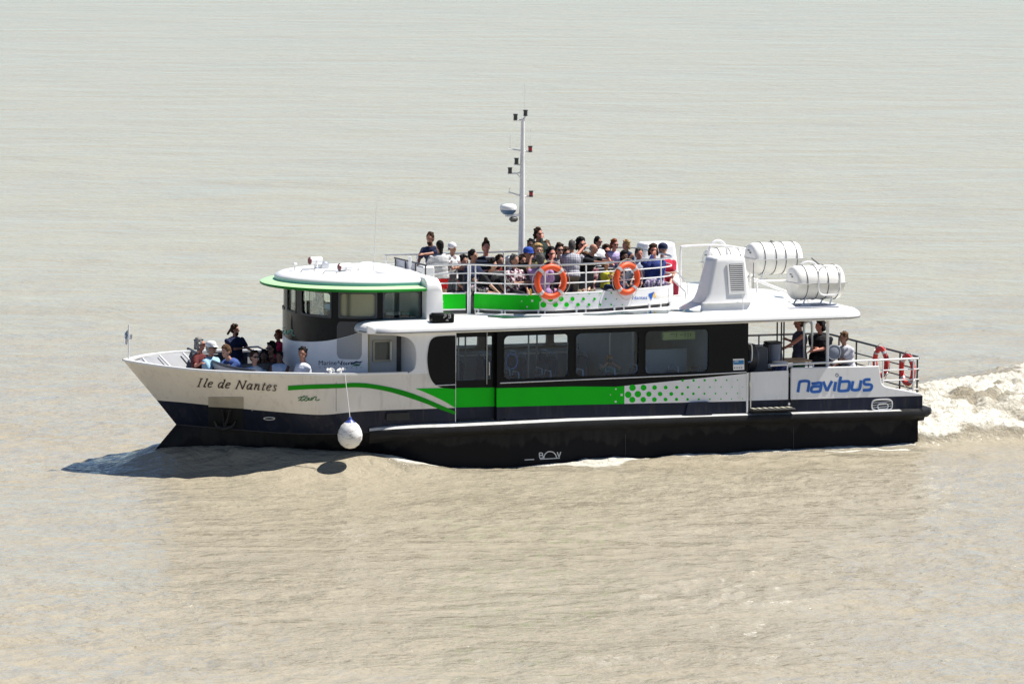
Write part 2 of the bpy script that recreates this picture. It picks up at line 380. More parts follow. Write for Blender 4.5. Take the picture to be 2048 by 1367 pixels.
# deck of the cabin and the after deck
d2 = MB(); d2.box((-4.3, -2.44, .70), (4.05, 2.44, .76)); d2.build('cabin_floor', M_FLOOR, boat)
d3 = MB(); d3.box((4.05, -2.42, .78), (8.0, 2.42, .85)); d3.build('after_deck', M_GREY, boat)

# rubbing strake with sunlit chamfered top
stk = MB()
def strake(sd_):
    rows = []
    for x in (742, 760, 790, 840, 900, 1000, 1140, 1300, 1453, 1600, 1700, 1800, 1846):
        yt = interp([(742, 856), (790, 850), (840, 847), (911, 845), (1140, 834), (1453, 825.5), (1846, 816)], x)
        u, w_ = loc(x, yt, -2.56); k = min(1, max(.05, (x - 742) / 60)); hb = interp([(742, .065), (1140, .06), (1500, .035), (1846, .02)], x)
        rows.append((u, w_, k, hb))
    rings = []
    for (u, wt, k, hb) in rows:
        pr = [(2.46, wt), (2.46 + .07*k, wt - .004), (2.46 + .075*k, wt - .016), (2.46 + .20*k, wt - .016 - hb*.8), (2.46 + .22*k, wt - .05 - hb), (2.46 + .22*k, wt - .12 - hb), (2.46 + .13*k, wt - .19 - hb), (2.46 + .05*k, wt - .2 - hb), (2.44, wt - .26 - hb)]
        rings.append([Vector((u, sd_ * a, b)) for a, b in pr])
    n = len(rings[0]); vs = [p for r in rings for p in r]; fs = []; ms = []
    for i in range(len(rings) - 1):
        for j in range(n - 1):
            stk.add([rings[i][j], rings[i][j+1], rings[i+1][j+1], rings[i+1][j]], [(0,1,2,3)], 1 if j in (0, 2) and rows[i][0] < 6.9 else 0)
    return rows[-1]
for s_ in (-1, 1): ur, wt, _, _ = strake(s_)
# rounded stern fender
for sd_ in (1,):
    fr = []
    path = [(8.02, -2.66), (8.22, -2.60), (8.34, -2.42), (8.37, -2.1), (8.37, 0), (8.37, 2.1), (8.34, 2.42), (8.22, 2.60), (8.02, 2.66)]
    for a, b in path:
        c = Vector((8.0, 0 if abs(b) < 2.2 else math.copysign(2.2, b), 0)); d = (Vector((a, b, 0)) - Vector((8.0, max(-2.2, min(2.2, b)), 0))).normalized()
        pr = [(-.22, wt + .0), (0, wt - .01), (.02, wt - .05), (.02, wt - .13), (-.05, wt - .19), (-.12, wt - .2), (-.14, wt - .27), (-.3, wt - .27)]
        fr.append([Vector((a, b, 0)) + d * q + Vector((0, 0, z)) for q, z in pr])
    stk.loft(fr, closed=False, mi=0)
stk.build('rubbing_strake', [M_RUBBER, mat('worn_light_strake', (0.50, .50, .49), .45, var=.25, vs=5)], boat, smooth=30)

# ---- side plating aft ---------------------------------------------
WB = lambda u: interp([(-9, 1.0), (-2.55, .99), (-1.66, .985), (4.0, .85), (8.1, .77)], u)     # bottom of the navy strip
NVt = lambda u: interp([(-2.55, 1.245), (0, 1.215), (4.0, 1.15), (8.1, 1.115)], u)
L2 = lambda u: interp([(-2.55, 1.645), (-1.66, 1.625), (0, 1.60), (1.0, 1.56), (4.0, 1.735)], u)
ROOFB = 2.835
def strip(nm, us, lo, hi, v, m, t=.05, fnn=None, parent=boat):
    mb = MB(); mb.plate([(u, lo(u)) for u in us] + [(u, hi(u)) for u in reversed(us)], [], fnn or flat(v), t); return mb.build(nm, m, parent)
US1 = [-2.548, -1.664]; US2 = [-1.66, -1, 0, 1.0, 2, 3, 4.0]
RV, AVN = -2.42, -2.55
side = MB()
def sd_strip(us, lo, hi, v, mi):
    for a, b in zip(us, us[1:]):
        side.plate([(a, lo(a)), (b, lo(b)), (b, hi(b)), (a, hi(a))], [], flat(v), .05, mi)
sd_strip(US1, WB, NVt, RV, 0); sd_strip(US1, NVt, L2, RV, 1)
sd_strip(US2, WB, NVt, AVN, 0)
gx = [-1.66, -1, 0, 1.0, 1.19]; sd_strip(gx, NVt, L2, AVN, 1); sd_strip([1.19, 2, 3, 4.0], NVt, L2, AVN, 2)
side.box((-1.66, AVN + .05, .95), (-1.62, RV + .05, 2.83), 3)
side.box((-2.56, -2.5, .95), (-2.548, RV + .05, 1.75), 2)
side.box((3.96, -2.5, .88), (4.0, -2.2, 2.83), 3)
sidep = side.build('side_plating', [M_NAVY, M_GREEN, M_PANEL, M_BLACKG], boat, smooth=None)
def pxr(x0, y0, x1, y1, v, r=.09):   # rounded window outline from two pixel corners
    u0, wa = loc(x0, y0, v); u1, wb = loc(x1, y1, v); return u0, wb, u1, wa
WIN = [(1008, 669, 1138, 755), (1152, 664, 1278, 750), (1291, 659, 1418, 742)]
wins = [(loc(a, b, AVN)[0], loc(a, d, AVN)[1] - .008, loc(c, b, AVN)[0], loc(c, b, AVN)[1] + .01) for a, b, c, d in WIN]
wins = [(a, 1.80, c, 2.70) for a, b, c, d in wins]
bp = MB()
bp.plate([(u, L2(u)) for u in US2] + [(4.0, ROOFB), (-1.66, ROOFB)], [rrect(*w_, .11) for w_ in wins], flat(AVN), .05)
bp.build('window_band', M_BLACKG, boat)
bp = MB(); d0 = (loc(913, 700, RV)[0], 1.80, loc(985, 700, RV)[0], 2.69)
bp.plate([(-2.548, L2(-2.548)), (-1.664, L2(-1.664)), (-1.664, ROOFB), (-2.548, ROOFB)], [rrect(*d0, .02, 2)], flat(RV), .05)
dr = bp.build('side_door', M_BLACKG, boat)
g = MB(); g.plate(rrect(d0[0]-.01, d0[1]-.01, d0[2]+.01, d0[3]+.01, .02, 2), [], flat(RV + .03), .006); g.build('door_glass', M_GLASS, dr)
g = MB(); g.tube([(-1.80, RV-.05, 1.9), (-1.80, RV-.05, 2.15)], .012); g.tube([(-1.80, RV, 1.9), (-1.80, RV-.05, 1.9)], .01); g.tube([(-1.80, RV, 2.15), (-1.80, RV-.05, 2.15)], .01)
g.tube([(-1.84, RV-.012, 1.7), (-1.84, RV-.012, 2.8)], .008); g.build('handle', M_STEEL, dr)
def window(w_, fn, parent, m=M_GLASS, fr=M_DGREY):
    mb = MB(); mb.plate(rrect(w_[0]-.012, w_[1]-.012, w_[2]+.012, w_[3]+.012, .11), [], lambda a, b, d: fn(a, b, d + .03), .006); wo = mb.build('window', m, parent)
    mb = MB(); mb.plate(rrect(w_[0]-.028, w_[1]-.028, w_[2]+.028, w_[3]+.028, .125), [rrect(w_[0]+.004, w_[1]+.004, w_[2]-.004, w_[3]-.004, .105)], lambda a, b, d: fn(a, b, d - .008), .012); mb.build('window_frame', M_BLACKG, wo)
    return wo
for w_ in wins: window(w_, flat(AVN), boat)
# far side wall, same windows seen through the cabin
FV = lambda a, b, d=0: Vector((a, 2.5 - d, b))
fw = MB(); fwin = [(-2.45, 1.9, -1.75, 2.72), (-1.35, 1.9, -.15, 2.72), (.05, 1.9, 1.45, 2.72), (1.62, 1.9, 3.1, 2.72)]
fw.plate([(-4.3, 1.9), (-4.3, ROOFB), (4.0, ROOFB), (4.0, .9), (-4.3, .9)], [rrect(*q, .11) for q in fwin], FV, .05)
fw.build('starboard_wall', [M_BLACKG], boat)
for q in fwin: window(q, FV, boat)
g = MB(); g.box((-2.6, 2.40, .76), (1.95, 2.43, 1.86)); g.box((-2.6, 2.40, 2.74), (1.95, 2.43, 2.8)); g.build('cabin_lining', M_INT, boat)
# forward cabin side (white), with the side-deck opening
cs = MB()
op = smooth_poly([P3(735, 652, -2.5), P3(760, 664, -2.5), P3(790, 670.5, -2.5), P3(812, 674, -2.5), P3(826, 684, -2.5), P3(832, 700, -2.5), P3(832.5, 720, -2.5), P3(829, 737, -2.5), P3(818, 745, -2.5), P3(808, 747, -2.5)], 3)
ring_ = [(p.x, p.z) for p in op]
outer = [(ring_[0][0], ROOFB)] + ring_ + [(-3.7, 1.975)] + [(-2.548, 1.975), (-2.548, ROOFB)]
outer = [q for i, q in enumerate(outer) if i == 0 or (Vector(q) - Vector(outer[i-1])).length > 1e-4]
cs.plate(outer, [], flat(-2.502), .06)
cs.build('cabin_side', M_PANEL, boat, smooth=None)
# ---- decals helpers -----------------------------------------------
def decal(name, polys, mp, m, parent=boat, sub=None):
    mb = MB()
    for q in polys:
        if len(q) < 3: continue
        tri = tessellate_polygon([[Vector((a, b, 0)) for a, b in q]]); vs = [mp(a, b) for a, b in q]; mb.add(vs, [tuple(t) for t in tri])
    return mb.build(name, m, parent, smooth=None, recalc=False)
def ribbon(path, wd, nib=None):                    # list of quads along a smooth path (2D)
    out = []; L, Rr = [], []; N = len(path)
    for i, p in enumerate(path):
        p = Vector(p[:2]); a = Vector(path[max(i-1, 0)][:2]); b = Vector(path[min(i+1, N-1)][:2]); t = (b - a)
        if t.length < 1e-6: t = Vector((1, 0))
        t.normalize(); n = Vector((-t.y, t.x))
        if nib:
            k = abs(n.dot(Vector((math.cos(nib[0]), math.sin(nib[0]))))); wv = nib[1] + (wd - nib[1]) * k
        else: wv = wd
        L.append(p + n * wv / 2); Rr.append(p - n * wv / 2)
    for i in range(N - 1): out.append([tuple(L[i]), tuple(L[i+1]), tuple(Rr[i+1]), tuple(Rr[i])])
    return out
def strokes(name, ss, mp, wd, m, parent=boat, nib=None, step=.0007, k=5, lift=0.0):
    mb = MB()
    for i, s_ in enumerate(ss):
        pth = smooth_poly([(a, b, 0) for a, b in s_], k) if len(s_) > 2 else [Vector((a, b, 0)).lerp(Vector((s_[1][0], s_[1][1], 0)), j/4) for j in range(5) for a, b in s_[:1]]
        for q in ribbon(pth, wd, nib):
            vs = [mp(a, b) for a, b in q]; mb.add([v + Vector((0, -step * i - lift, 0)) for v in vs], [(0, 1, 2, 3)])
    return mb.build(name, m, parent, smooth=None, recalc=False)
def text_polys(s_, size=1.0, bold=0.0, shear=0.0, spacing=1.0):
    c = bpy.data.curves.new('t', 'FONT'); c.body = s_; c.size = size; c.offset = bold; c.shear = shear; c.space_character = spacing; c.resolution_u = 3
    o = bpy.data.objects.new('t', c); me = o.to_mesh(); vs = [(v.co.x, v.co.y) for v in me.vertices]; fs = [tuple(p.vertices) for p in me.polygons]
    o.to_mesh_clear(); bpy.data.objects.remove(o); bpy.data.curves.remove(c); return vs, fs
def text(name, s_, mp, x, y, h, m, parent=boat, width=None, rise=0.0, **kw):   # x, y left end of the baseline in pixels, h cap height
    vs, fs = text_polys(s_, 1.0, **kw); mx = max(v[0] for v in vs); mn = min(v[0] for v in vs); my = max(v[1] for v in vs)
    sy = h / .69; sx = (width / (mx - mn)) if width else sy
    mb = MB(); mb.add([mp(x + (a - mn) * sx, y - b * sy + rise * (a - mn) * sx) for a, b in vs], fs); return mb.build(name, m, parent, smooth=None, recalc=False)
fl = lambda v: (lambda x, y: P3(x, y, v))

# ---- livery -------------------------------------------------------
def bands(top, bot, n, x0, x1):
    return [[(x, interp(top, x)), (X, interp(top, X)), (X, interp(bot, X)), (x, interp(bot, x))] for i in range(n) for x, X in [(x0 + (x1-x0)*i/n, x0 + (x1-x0)*(i+1)/n)]]
sw_t = [(576,771),(620,768.5),(681,767),(705,765),(740,767),(780,774),(815,783),(850,796),(880,809),(912,823)]
sw_b = [(576,780),(620,777.5),(681,775.5),(705,774),(740,776),(780,783.5),(815,794),(850,806),(880,818),(912,829)]
def curvy(t): q = smooth_poly([(a, b, 0) for a, b in t], 6); return [(p.x, p.y) for p in q]
decal('green_swoosh', bands(curvy(sw_t), curvy(sw_b), 60, 576, 910.5), lambda x, y: on_bow(x, y, .008), M_GREEN2)
tri_t = [(832, 776.5), (911, 775)]; tri_b = [(832, 777.5), (845, 782), (870, 793), (890, 803), (911, 815.5)]
decal('green_wedge', bands(tri_t, curvy(tri_b), 14, 833, 910.5), lambda x, y: on_bow(x, y, .007), M_GREEN)
# black rounded end of the window band, over the white side
be = smooth_poly([(911, 670.5, 0), (885, 671.5, 0), (869, 674, 0), (860, 683, 0), (856, 700, 0), (854.5, 720, 0), (857, 742, 0), (862, 758, 0), (871, 769, 0), (885, 775, 0), (911, 777.5, 0)], 4)
decal('window_band_end', [[(p.x, p.y) for p in be]], lambda x, y: P3(x, y, -2.512), M_BLACKG)
decal('window_band_outline', ribbon([(p.x, p.y) for p in be[4:-8]], 2.2), lambda x, y: P3(x, y, -2.5105), mat('white_edging', (.78, .78, .78), .4))
st = MB(); st.tube([Vector((a, AVN - .012, b)) for a, b in [loc(1000, 765.5, AVN), loc(1200, 757, AVN), loc(1380, 749.5, AVN), loc(1492, 743.5, AVN)]], .011)
st.tube([Vector((a, -2.522, b)) for a, b in [loc(870, 770.5, -2.51), loc(910, 768.5, -2.51)]], .009); st.build('drip_rail', M_WRAIL, boat)
dots = []
def dot(x, y, r, k=12, sq=1): return [(x + r*math.cos(2*math.pi*i/k), y + r*sq*math.sin(2*math.pi*i/k)) for i in range(k)]
S_ = 4.797
for y, xs, rs in ((693, (600,706,812,918,1024,1131,1237,1343,1449,1555,1658), (32,29,23,19,16,12,9,7,6,5,4)),
                  (755, (652,757,865,972,1077,1184,1290,1396,1501,1607), (32,26,22,19,15,13,10,8,7,6)),
                  (808, (598,703,810,917,1022,1128,1236,1342,1448,1550,1656), (30,27,23,19,16,13,10,8,7,6,5)),
                  (628, (1080,1186,1293,1398,1504,1607), (12,12,11,10,8,6))):
    for x, r in zip(xs, rs): dots.append(dot(1140 + x/S_, 630 + (y - (x-900)*.008)/S_, r/S_*.98))
for x, y in ((558, 762),): dots.append(dot(1140 + x/S_, 630 + y/S_, 6.6))
decal('green_dots', dots, fl(AVN - .003), M_GREEN)
def star(x, y, r): return [(x + (r if i % 2 == 0 else r*.45) * math.cos(math.pi*i/4 + math.pi/4), y + (r if i % 2 == 0 else r*.45) * math.sin(math.pi*i/4 + math.pi/4)) for i in range(8)]
decal('white_gaps', [star(1140 + 496/S_, 630 + 763/S_, 3.6), star(1140 + 440/S_, 630 + 708/S_, 2.4), star(1140 + 438/S_, 630 + 828/S_, 3), star(1140 + 388/S_, 630 + 763/S_, 1.4)], fl(AVN - .003), M_PANEL)
sq = MB(); sq.plate([loc(1466, 717.5, AVN), loc(1488, 716.8, AVN), loc(1488.5, 739, AVN), loc(1466.5, 740, AVN)], [], flat(AVN - .004), .003); nt_ = sq.build('notice', M_PANEL, boat, smooth=None)
decal('notice_band', [[(1466.5, 720.5), (1487.5, 719.8), (1487.7, 728), (1466.8, 728.8)]], fl(AVN - .0055), mat('notice_blue', (.02, .19, .42), .5), nt_)
decal('notice_marks', [dot(1469.5 + 4.6*i, 735.2 - .15*i, 1.9, 8) for i in range(4)] + [[(1469, 722), (1477, 721.8), (1477, 723.6), (1469, 723.8)]], fl(AVN - .007), M_WTXT, nt_)
decal('notice_signs', [dot(1469.5 + 4.6*i, 735.2 - .15*i, 1.0, 6) for i in range(4)], fl(AVN - .0085), M_DTXT, nt_)

# ship's name in slanted pen lettering (unit glyphs, x height 1)
GL = {
 'I': (.75, [[(.12, 0), (.38, 1.5)], [(-.12, .02), (.36, .02)], [(.14, 1.5), (.62, 1.5)]]),
 'l': (.48, [[(.42, 1.55), (.1, .2), (.16, .02), (.36, .12)], [(.2, 1.5), (.42, 1.55)]]),
 'e': (.78, [[(.12, .48), (.5, .62), (.62, .86), (.42, 1.0), (.16, .75), (.08, .3), (.26, .02), (.6, .2)]]),
 'd': (.92, [[(.64, .86), (.4, 1.0), (.12, .7), (.06, .25), (.2, .02), (.42, .2), (.62, .6)], [(.84, 1.55), (.56, .2), (.62, .03), (.8, .12)], [(.62, 1.5), (.84, 1.55)]]),
 'N': (1.45, [[(.1, 0), (.42, 1.5)], [(.42, 1.5), (.98, .0)], [(.98, 0), (1.28, 1.5)], [(-.08, .02), (.26, .02)], [(.2, 1.5), (.46, 1.5)], [(1.08, 1.5), (1.46, 1.5)]]),
 'a': (.92, [[(.64, .86), (.4, 1.0), (.12, .7), (.06, .25), (.2, .02), (.42, .2), (.62, .6)], [(.72, 1.0), (.56, .2), (.62, .03), (.8, .12)]]),
 'n': (.98, [[(.1, .9), (.24, 1.0), (.1, 0)], [(.16, .45), (.4, .9), (.6, 1.0), (.68, .8), (.58, .2), (.64, .03), (.84, .14)]]),
 't': (.62, [[(.4, 1.35), (.18, .25), (.26, .03), (.48, .14)], [(.1, .98), (.58, .98)]]),
 's': (.68, [[(.58, .84), (.4, 1.0), (.2, .8), (.36, .5), (.46, .2), (.28, .0), (.04, .14)]]),
 'T': (.62, [[(.4, 1.35), (.18, .25), (.26, .03), (.48, .14)], [(.0, 1.0), (.7, 1.12)]]),
}
def lay(s_, x, y, size, tx=1.0, rise=0.0, sh=.12, track=.06):
    out = []; cx = 0
    for ch in s_:
        if ch == ' ': cx += .62; continue
        adv, gl = GL[ch]
        for pl in gl: out.append([(x + (cx + a + b*sh)*size*tx, y - b*size + rise*(cx + a)*size*tx) for a, b in pl])
        cx += adv + track
    return out
strokes('ship_name', lay('Ile de Nantes', 395, 772.5, 11.0, tx=1.31, rise=.055), lambda x, y: on_bow(x, y, .008), 2.6, M_DTXT, nib=(R(10), 1.0), k=4)
tan = [[(597, 801), (601, 797.5), (606, 793), (609, 790.5)], [(596, 795.5), (602, 793.8), (616, 792)], [(601, 797), (602, 801), (606, 799.5), (609, 797)],
       [(616, 795.5), (611, 795.8), (608.5, 799.5), (612, 801), (616.5, 797.5), (618, 795), (617, 799.8), (620, 799)], [(620, 800.5), (624, 794.5), (623, 800.5)], [(623.5, 799), (629, 793.2), (632.5, 793.5), (631, 798.8), (634, 800.4), (639, 798.2)]]
strokes('operator_mark', tan, lambda x, y: on_bow(x, y, .008), 1.9, M_GTXT, nib=(R(30), 1.0), k=4)
# plating seam on the bow, anchor pocket, draught marks
decal('plate_seam', bands([(671.5, 764), (673, 764)], [(671.5, 822), (673, 822)], 1, 671.6, 672.8), lambda x, y: on_bow(x, y, .005), mat('seam_shade', (.33, .33, .32), .6))
# anchor recess and anchor
rc = MB(); fn_ = lambda a, b, d=0: on_bow(a, b, .012) + Vector((0, d, 0))
for q in bands([(416, 793), (487, 793)], [(416, 812.2), (487, 816)], 6, 417, 487): rc.add([on_bow(a, b, .010) for a, b in q], [(0,1,2,3)], 0)
for q in bands([(416, 812.2), (487, 816)], [(416, 853), (487, 855)], 6, 417, 487): rc.add([on_bow(a, b, .010) for a, b in q], [(0,1,2,3)], 1)
rco = rc.build('anchor_plate', [mat('anchor_plate_paint', (.43, .40, .33), .5, var=.2), mat('worn_black_plate', (.012, .013, .014), .5, var=.4)], boat, smooth=None, recalc=False)
an = MB(); q = lambda x, y, o=.06: on_bow(x, y, o)
an.tube([q(447, 815), q(449, 830), q(451, 846, .08)], .026); an.tube([q(462, 815), q(459, 832), q(452, 846, .08)], .03); an.tube([q(430, 838, .05), q(436, 848, .07), q(451, 851, .09), q(468, 847, .07), q(474, 838, .05)], [.015, .04, .05, .04, .015])
an.build('anchor', mat('anchor_iron', (.014, .015, .018), .5, var=.3), boat)
ov = MB(); ov.tube([on_bow(539 + 11*math.cos(t), 835.5 + 2.6*math.sin(t), .014) for t in [2*math.pi*i/16 for i in range(16)]], .009, closed=True)
ov.build('discharge_ring', M_WTXT, boat)
bv = MB(); pr = fl(-2.53)
strokes('load_line_mark', [[(1078.5, 905.5), (1079.5, 915.5)], [(1078.5, 905), (1084.5, 905.5), (1084.5, 909.5), (1079, 910)], [(1079, 910), (1085.6, 910.5), (1085.6, 914.6), (1079.5, 915.5)],
    [(1087.5, 916), (1089.5, 908.5), (1095, 903.3), (1101, 902.4), (1107, 904.3), (1111.5, 909.5), (1113, 914.5)], [(1080, 917.5), (1100, 916.5), (1119.5, 915.2)], [(1114.3, 903.5), (1118, 913.5)], [(1118, 913.5), (1121.3, 903)], [(1049, 919), (1068, 918)]],
    fl(-2.483), 1.9, M_WTXT, k=5)

# 'navibus'
def sm(p): return p
NV = [ # pixel strokes
 [(1596, 784), (1599, 765), (1602.5, 762.3), (1612, 761.5), (1617.5, 763), (1618, 768), (1615.5, 783.5)],
 [(1623, 767), (1632, 766.3), (1640, 765), (1642.5, 767.5), (1640.5, 780.5), (1637, 782.5), (1626, 783.2), (1622.5, 780.5), (1623.5, 775), (1627.5, 772.8), (1640, 772)],
 [(1646.5, 762.5), (1654, 781.5)], [(1654, 781.5), (1664, 761.5)],
 [(1671.5, 763), (1668.5, 782)],
 [(1681.5, 752.5), (1677.5, 778), (1680, 781.3), (1694, 780.5), (1697.5, 777), (1699, 766.5), (1696.5, 762.5), (1681, 763)],
 [(1706, 761.5), (1703.5, 776), (1706, 779.5), (1715, 779.3), (1719.5, 776), (1722, 760)],
 [(1741, 758.5), (1731.5, 759), (1728, 761.5), (1728.5, 766.5), (1732, 768.6), (1741, 769), (1743.5, 772), (1742, 777), (1738.5, 779.3), (1725.5, 780.3)]]
GATEV, NVP = -2.49, -2.53
strokes('boat_line_name_outline', NV, fl(NVP - .002), 6.4, M_LBLUE, k=5, step=.0004)
strokes('boat_line_name', NV, fl(NVP - .006), 4.9, M_BLUE, k=5, step=.0005)
decal('boat_line_name_dot', ribbon([(1674 + 2.6*math.cos(t), 750 + 3*math.sin(t)) for t in [2*math.pi*i/14 for i in range(15)]], 1.3), fl(NVP - .012), M_NTXT)

# ---- after side panels --------------------------------------------
gp = MB(); gl_, gr_ = loc(1498, 745, GATEV)[0], loc(1577, 741, GATEV)[0]
gp.plate([(gl_, NVt(gl_)), (gr_, NVt(gr_)), (gr_, 1.755), (gl_, 1.745)], [], flat(GATEV), .05, 0)
gp.plate([(gl_, WB(gl_)), (gr_, WB(gr_)), (gr_, NVt(gr_) - .001), (gl_, NVt(gl_) - .001)], [], flat(GATEV), .05, 1)
gt = gp.build('boarding_gate', [M_PANEL, M_NAVY], boat)
g = MB(); g.tube([(gl_ + .03, GATEV - .02, .95), (gl_ + .03, GATEV - .02, 1.75)], .018); g.box((gl_ + .0, GATEV - .03, 1.45), (gl_ + .05, GATEV, 1.56)); g.build('hinge', M_STEEL, gt)
ap = MB()
a0 = loc(1583, 737, NVP)[0]
swp = smooth_poly([P3(1757, 733.5, NVP), P3(1759, 745, NVP), P3(1760.5, 757, NVP), P3(1763, 768, NVP), P3(1770, 774, NVP), P3(1784, 777.5, NVP), P3(1812, 782.5, NVP), P3(1843, 788.5, NVP)], 4)
tp = [(p.x, p.z) for p in swp]
up_ = [(a0, NVt(a0))] + [(8.09, NVt(8.09))] + list(reversed(tp[1:-1])) + [(loc(1755, 733.2, NVP)[0], loc(1755, 733.2, NVP)[1]), (a0, loc(1583, 737.2, NVP)[1])]
ap.plate(up_, [], flat(NVP), .05, 0)
ap.plate([(a0, WB(a0) - .02), (8.09, WB(8.09) - .02), (8.09, NVt(8.09) - .001), (a0, NVt(a0) - .001)], [], flat(NVP), .05, 1)
ap.box((8.04, NVP + .05, .76), (8.09, 2.5, 1.11), 1)
ap.plate([(a, b) for a, b in up_], [], lambda a, b, d=0: Vector((a, 2.53 - d, b)), .05, 0)
ap.plate([(a0, WB(a0)), (8.09, WB(8.09)), (8.09, NVt(8.09) - .001), (a0, NVt(a0) - .001)], [], lambda a, b, d=0: Vector((a, 2.53 - d, b)), .05, 1)
ap.plate([(4.0, .9), (a0, .9), (a0, 1.75), (4.0, 1.75)], [], lambda a, b, d=0: Vector((a, 2.53 - d, b)), .05, 0)
ap.build('stern_bulwark', [M_PANEL, M_NAVY], boat, smooth=None)
tc_ = MB(); tc_.tube([P3(1583, 736.5, NVP + .02), P3(1757, 733, NVP + .02)], .02); tc_.tube([p + Vector((0, .02, .005)) for p in swp], .018); tc_.build('bulwark_capping', M_WRAIL, boat)
# fold-down step, black box on the side, chromed fairlead
fs_ = MB(); u0, w0 = loc(1500, 815, -2.62); u1, w1 = loc(1588, 812, -2.62)
fs_.bbox((u0, -2.74, w0 - .09), (u1, -2.5, w0 - .03), .02, 0)
for i in range(7): fs_.box((u0 + .03 + i*(u1-u0-.06)/7, -2.73, w0 - .03), (u0 + (i+.82)*(u1-u0-.06)/7, -2.52, w0 - .012), 1)
fs_.build('boarding_step', [M_RUBBER, mat('step_tread', (.42, .41, .33), .6, var=.3)], boat)
bxm = MB(); pts = [loc(1369, 829, AVN), loc(1373, 810, AVN), loc(1380, 803.5, AVN), loc(1414, 802, AVN), loc(1421, 808, AVN), loc(1423, 829, AVN)]
bxm.plate(quadr(pts, .03), [], flat(AVN - .05), .05); bxm.build('socket_box', M_NAVY, boat)
bxm = MB(); bxm.plate(quadr([loc(772, 840, -2.5), loc(772, 826, -2.5), loc(818, 824, -2.5), loc(820, 839, -2.5)], .025), [], flat(-2.53), .05)
bxm.build('bow_socket', mat('deep_black', (.004, .004, .005), .4), boat)
fd = MB(); c0 = Vector((*loc(1763, 809, NVP),)); cc = Vector((c0.x, NVP - .02, c0.y))
def ringpts(c, a, b, n=20, pw=.55): return [c + Vector((a*math.copysign(abs(math.cos(t))**pw, math.cos(t)), 0, b*math.copysign(abs(math.sin(t))**pw, math.sin(t)))) for t in [2*math.pi*i/n for i in range(n)]]
fd.tube(ringpts(cc, .24, .115), .018, closed=True); fd.tube(ringpts(cc + Vector((.02, 0, -.03)), .12, .06), .015, closed=True)
for k in (-.05, 0, .05): fd.tube([cc + Vector((-.22, .01, k)), cc + Vector((.22, .01, k + .02))], .01)
fd.build('mooring_fairlead', mat('chromed_fairlead', (.7, .7, .7), .3, metal=.6), boat)

# ---- main roof ----------------------------------------------------
def rr_plan(u0, u1, hv, r, n=8):
    return rrect(u0, -hv, u1, hv, r, n)
rf = MB(); rings = []
for w_, ins in ((2.80, .12), (2.805, .03), (2.83, .0), (2.845, .012), (2.852, .012), (2.86, -.005), (2.90, 0), (2.95, .025), (3.0, .09), (3.03, .22), (3.045, .45), (3.05, .8)):
    rings.append([Vector((a, b, w_)) for a, b in rr_plan(-4.50 + ins, 6.76 - ins, 2.66 - ins, .62 - ins*.3)])
rf.loft(rings, True, False)
rf.add(rings[-1], [tuple(range(len(rings[-1])))]); rf.add(rings[0], [tuple(reversed(range(len(rings[0]))))])
roof = rf.build('main_roof', M_WHITE, boat, smooth=50)
g = MB(); ed = [Vector((a, b, 2.853)) for a, b in rr_plan(-4.505, 6.765, 2.665, .62) if b < 0]; ed.sort(key=lambda p: p.x); g.tube(ed, .011, 6); g.build('roof_edge_trim', mat('edge_grey', (.16, .16, .16), .5), roof)
g = MB(); g.tube([p + Vector((0, -.004, 0)) for p in level(CHI, -2.6, 50, -1)], .009, 6); g.build('weld_seam', mat('worn_weld', (.035, .035, .04), .5), hullo)
for x_ in (1.25, 5.1):
    g = MB(); g.tube([(x_, -2.478, -.2), (x_, -2.476, .55)], .007, 6); g.build('weld_seam', mat('worn_weld', (.035, .035, .04), .5), hullo)
# raised moulding carrying funnels and rafts
pf = MB()
for (b, wv) in (((2.75, 5.35, 2.22), 0),):
    rs = [[Vector((a, c, w_)) for a, c in rrect(2.72 + i1, -2.22 + i2, 5.30 - i3, 2.22 - i2, .1, 3)] for w_, i1, i2, i3 in ((3.03, 0, 0, 0), (3.06, .1, .02, .02), (3.16, .32, .05, .14), (3.22, .45, .08, .2), (3.235, .6, .14, .25))]
    pf.loft(rs, True, False); pf.add(rs[-1], [tuple(range(len(rs[-1])))])
pf.build('roof_plinth', M_WHITE, boat, smooth=50)
# skylights along the roof edge
for (x0, x1, yt, yb) in ((978, 1090, 633, 640), (1150, 1345, 631, 636), (1345, 1412, 622, 628)):
    s_ = MB(); ua = loc(x0, yt, -2.1)[0]; ub = loc(x1, yt, -2.1)[0]
    s_.plate([(ua, -2.02), (ua + .25, -2.34), (ub - .2, -2.34), (ub, -2.02)], [], lambda a, b, d=0: Vector((a, b, 3.058 + (-2.02 - b)*(-.09) + (-.012 if d else .02))), 1)
    s_.build('skylight', M_SKYL, boat, smooth=None)
# lamp box on the roof edge
lb = MB(); a_ = loc(866, 649, -2.56); b_ = loc(910, 648, -2.56); c_ = loc(890, 626, -2.56)
lb.bbox((a_[0], -2.56, a_[1]), (b_[0], -2.3, c_[1]), .04); lbo = lb.build('sign_box', M_BLACKG, roof)
strokes('sign_marks', [[(888, 629), (892, 628.8), (892, 632.5)], [(892, 632.5), (888, 633), (888, 636)], [(896, 628.8), (901, 628.6), (901, 632)], [(896.5, 632.4), (901, 632), (901, 635.6)], [(896.5, 636), (900, 635.8)], [(892, 641), (895, 638.5), (896, 642)]], fl(-2.565), 1.2, M_WTXT, lbo, k=2)

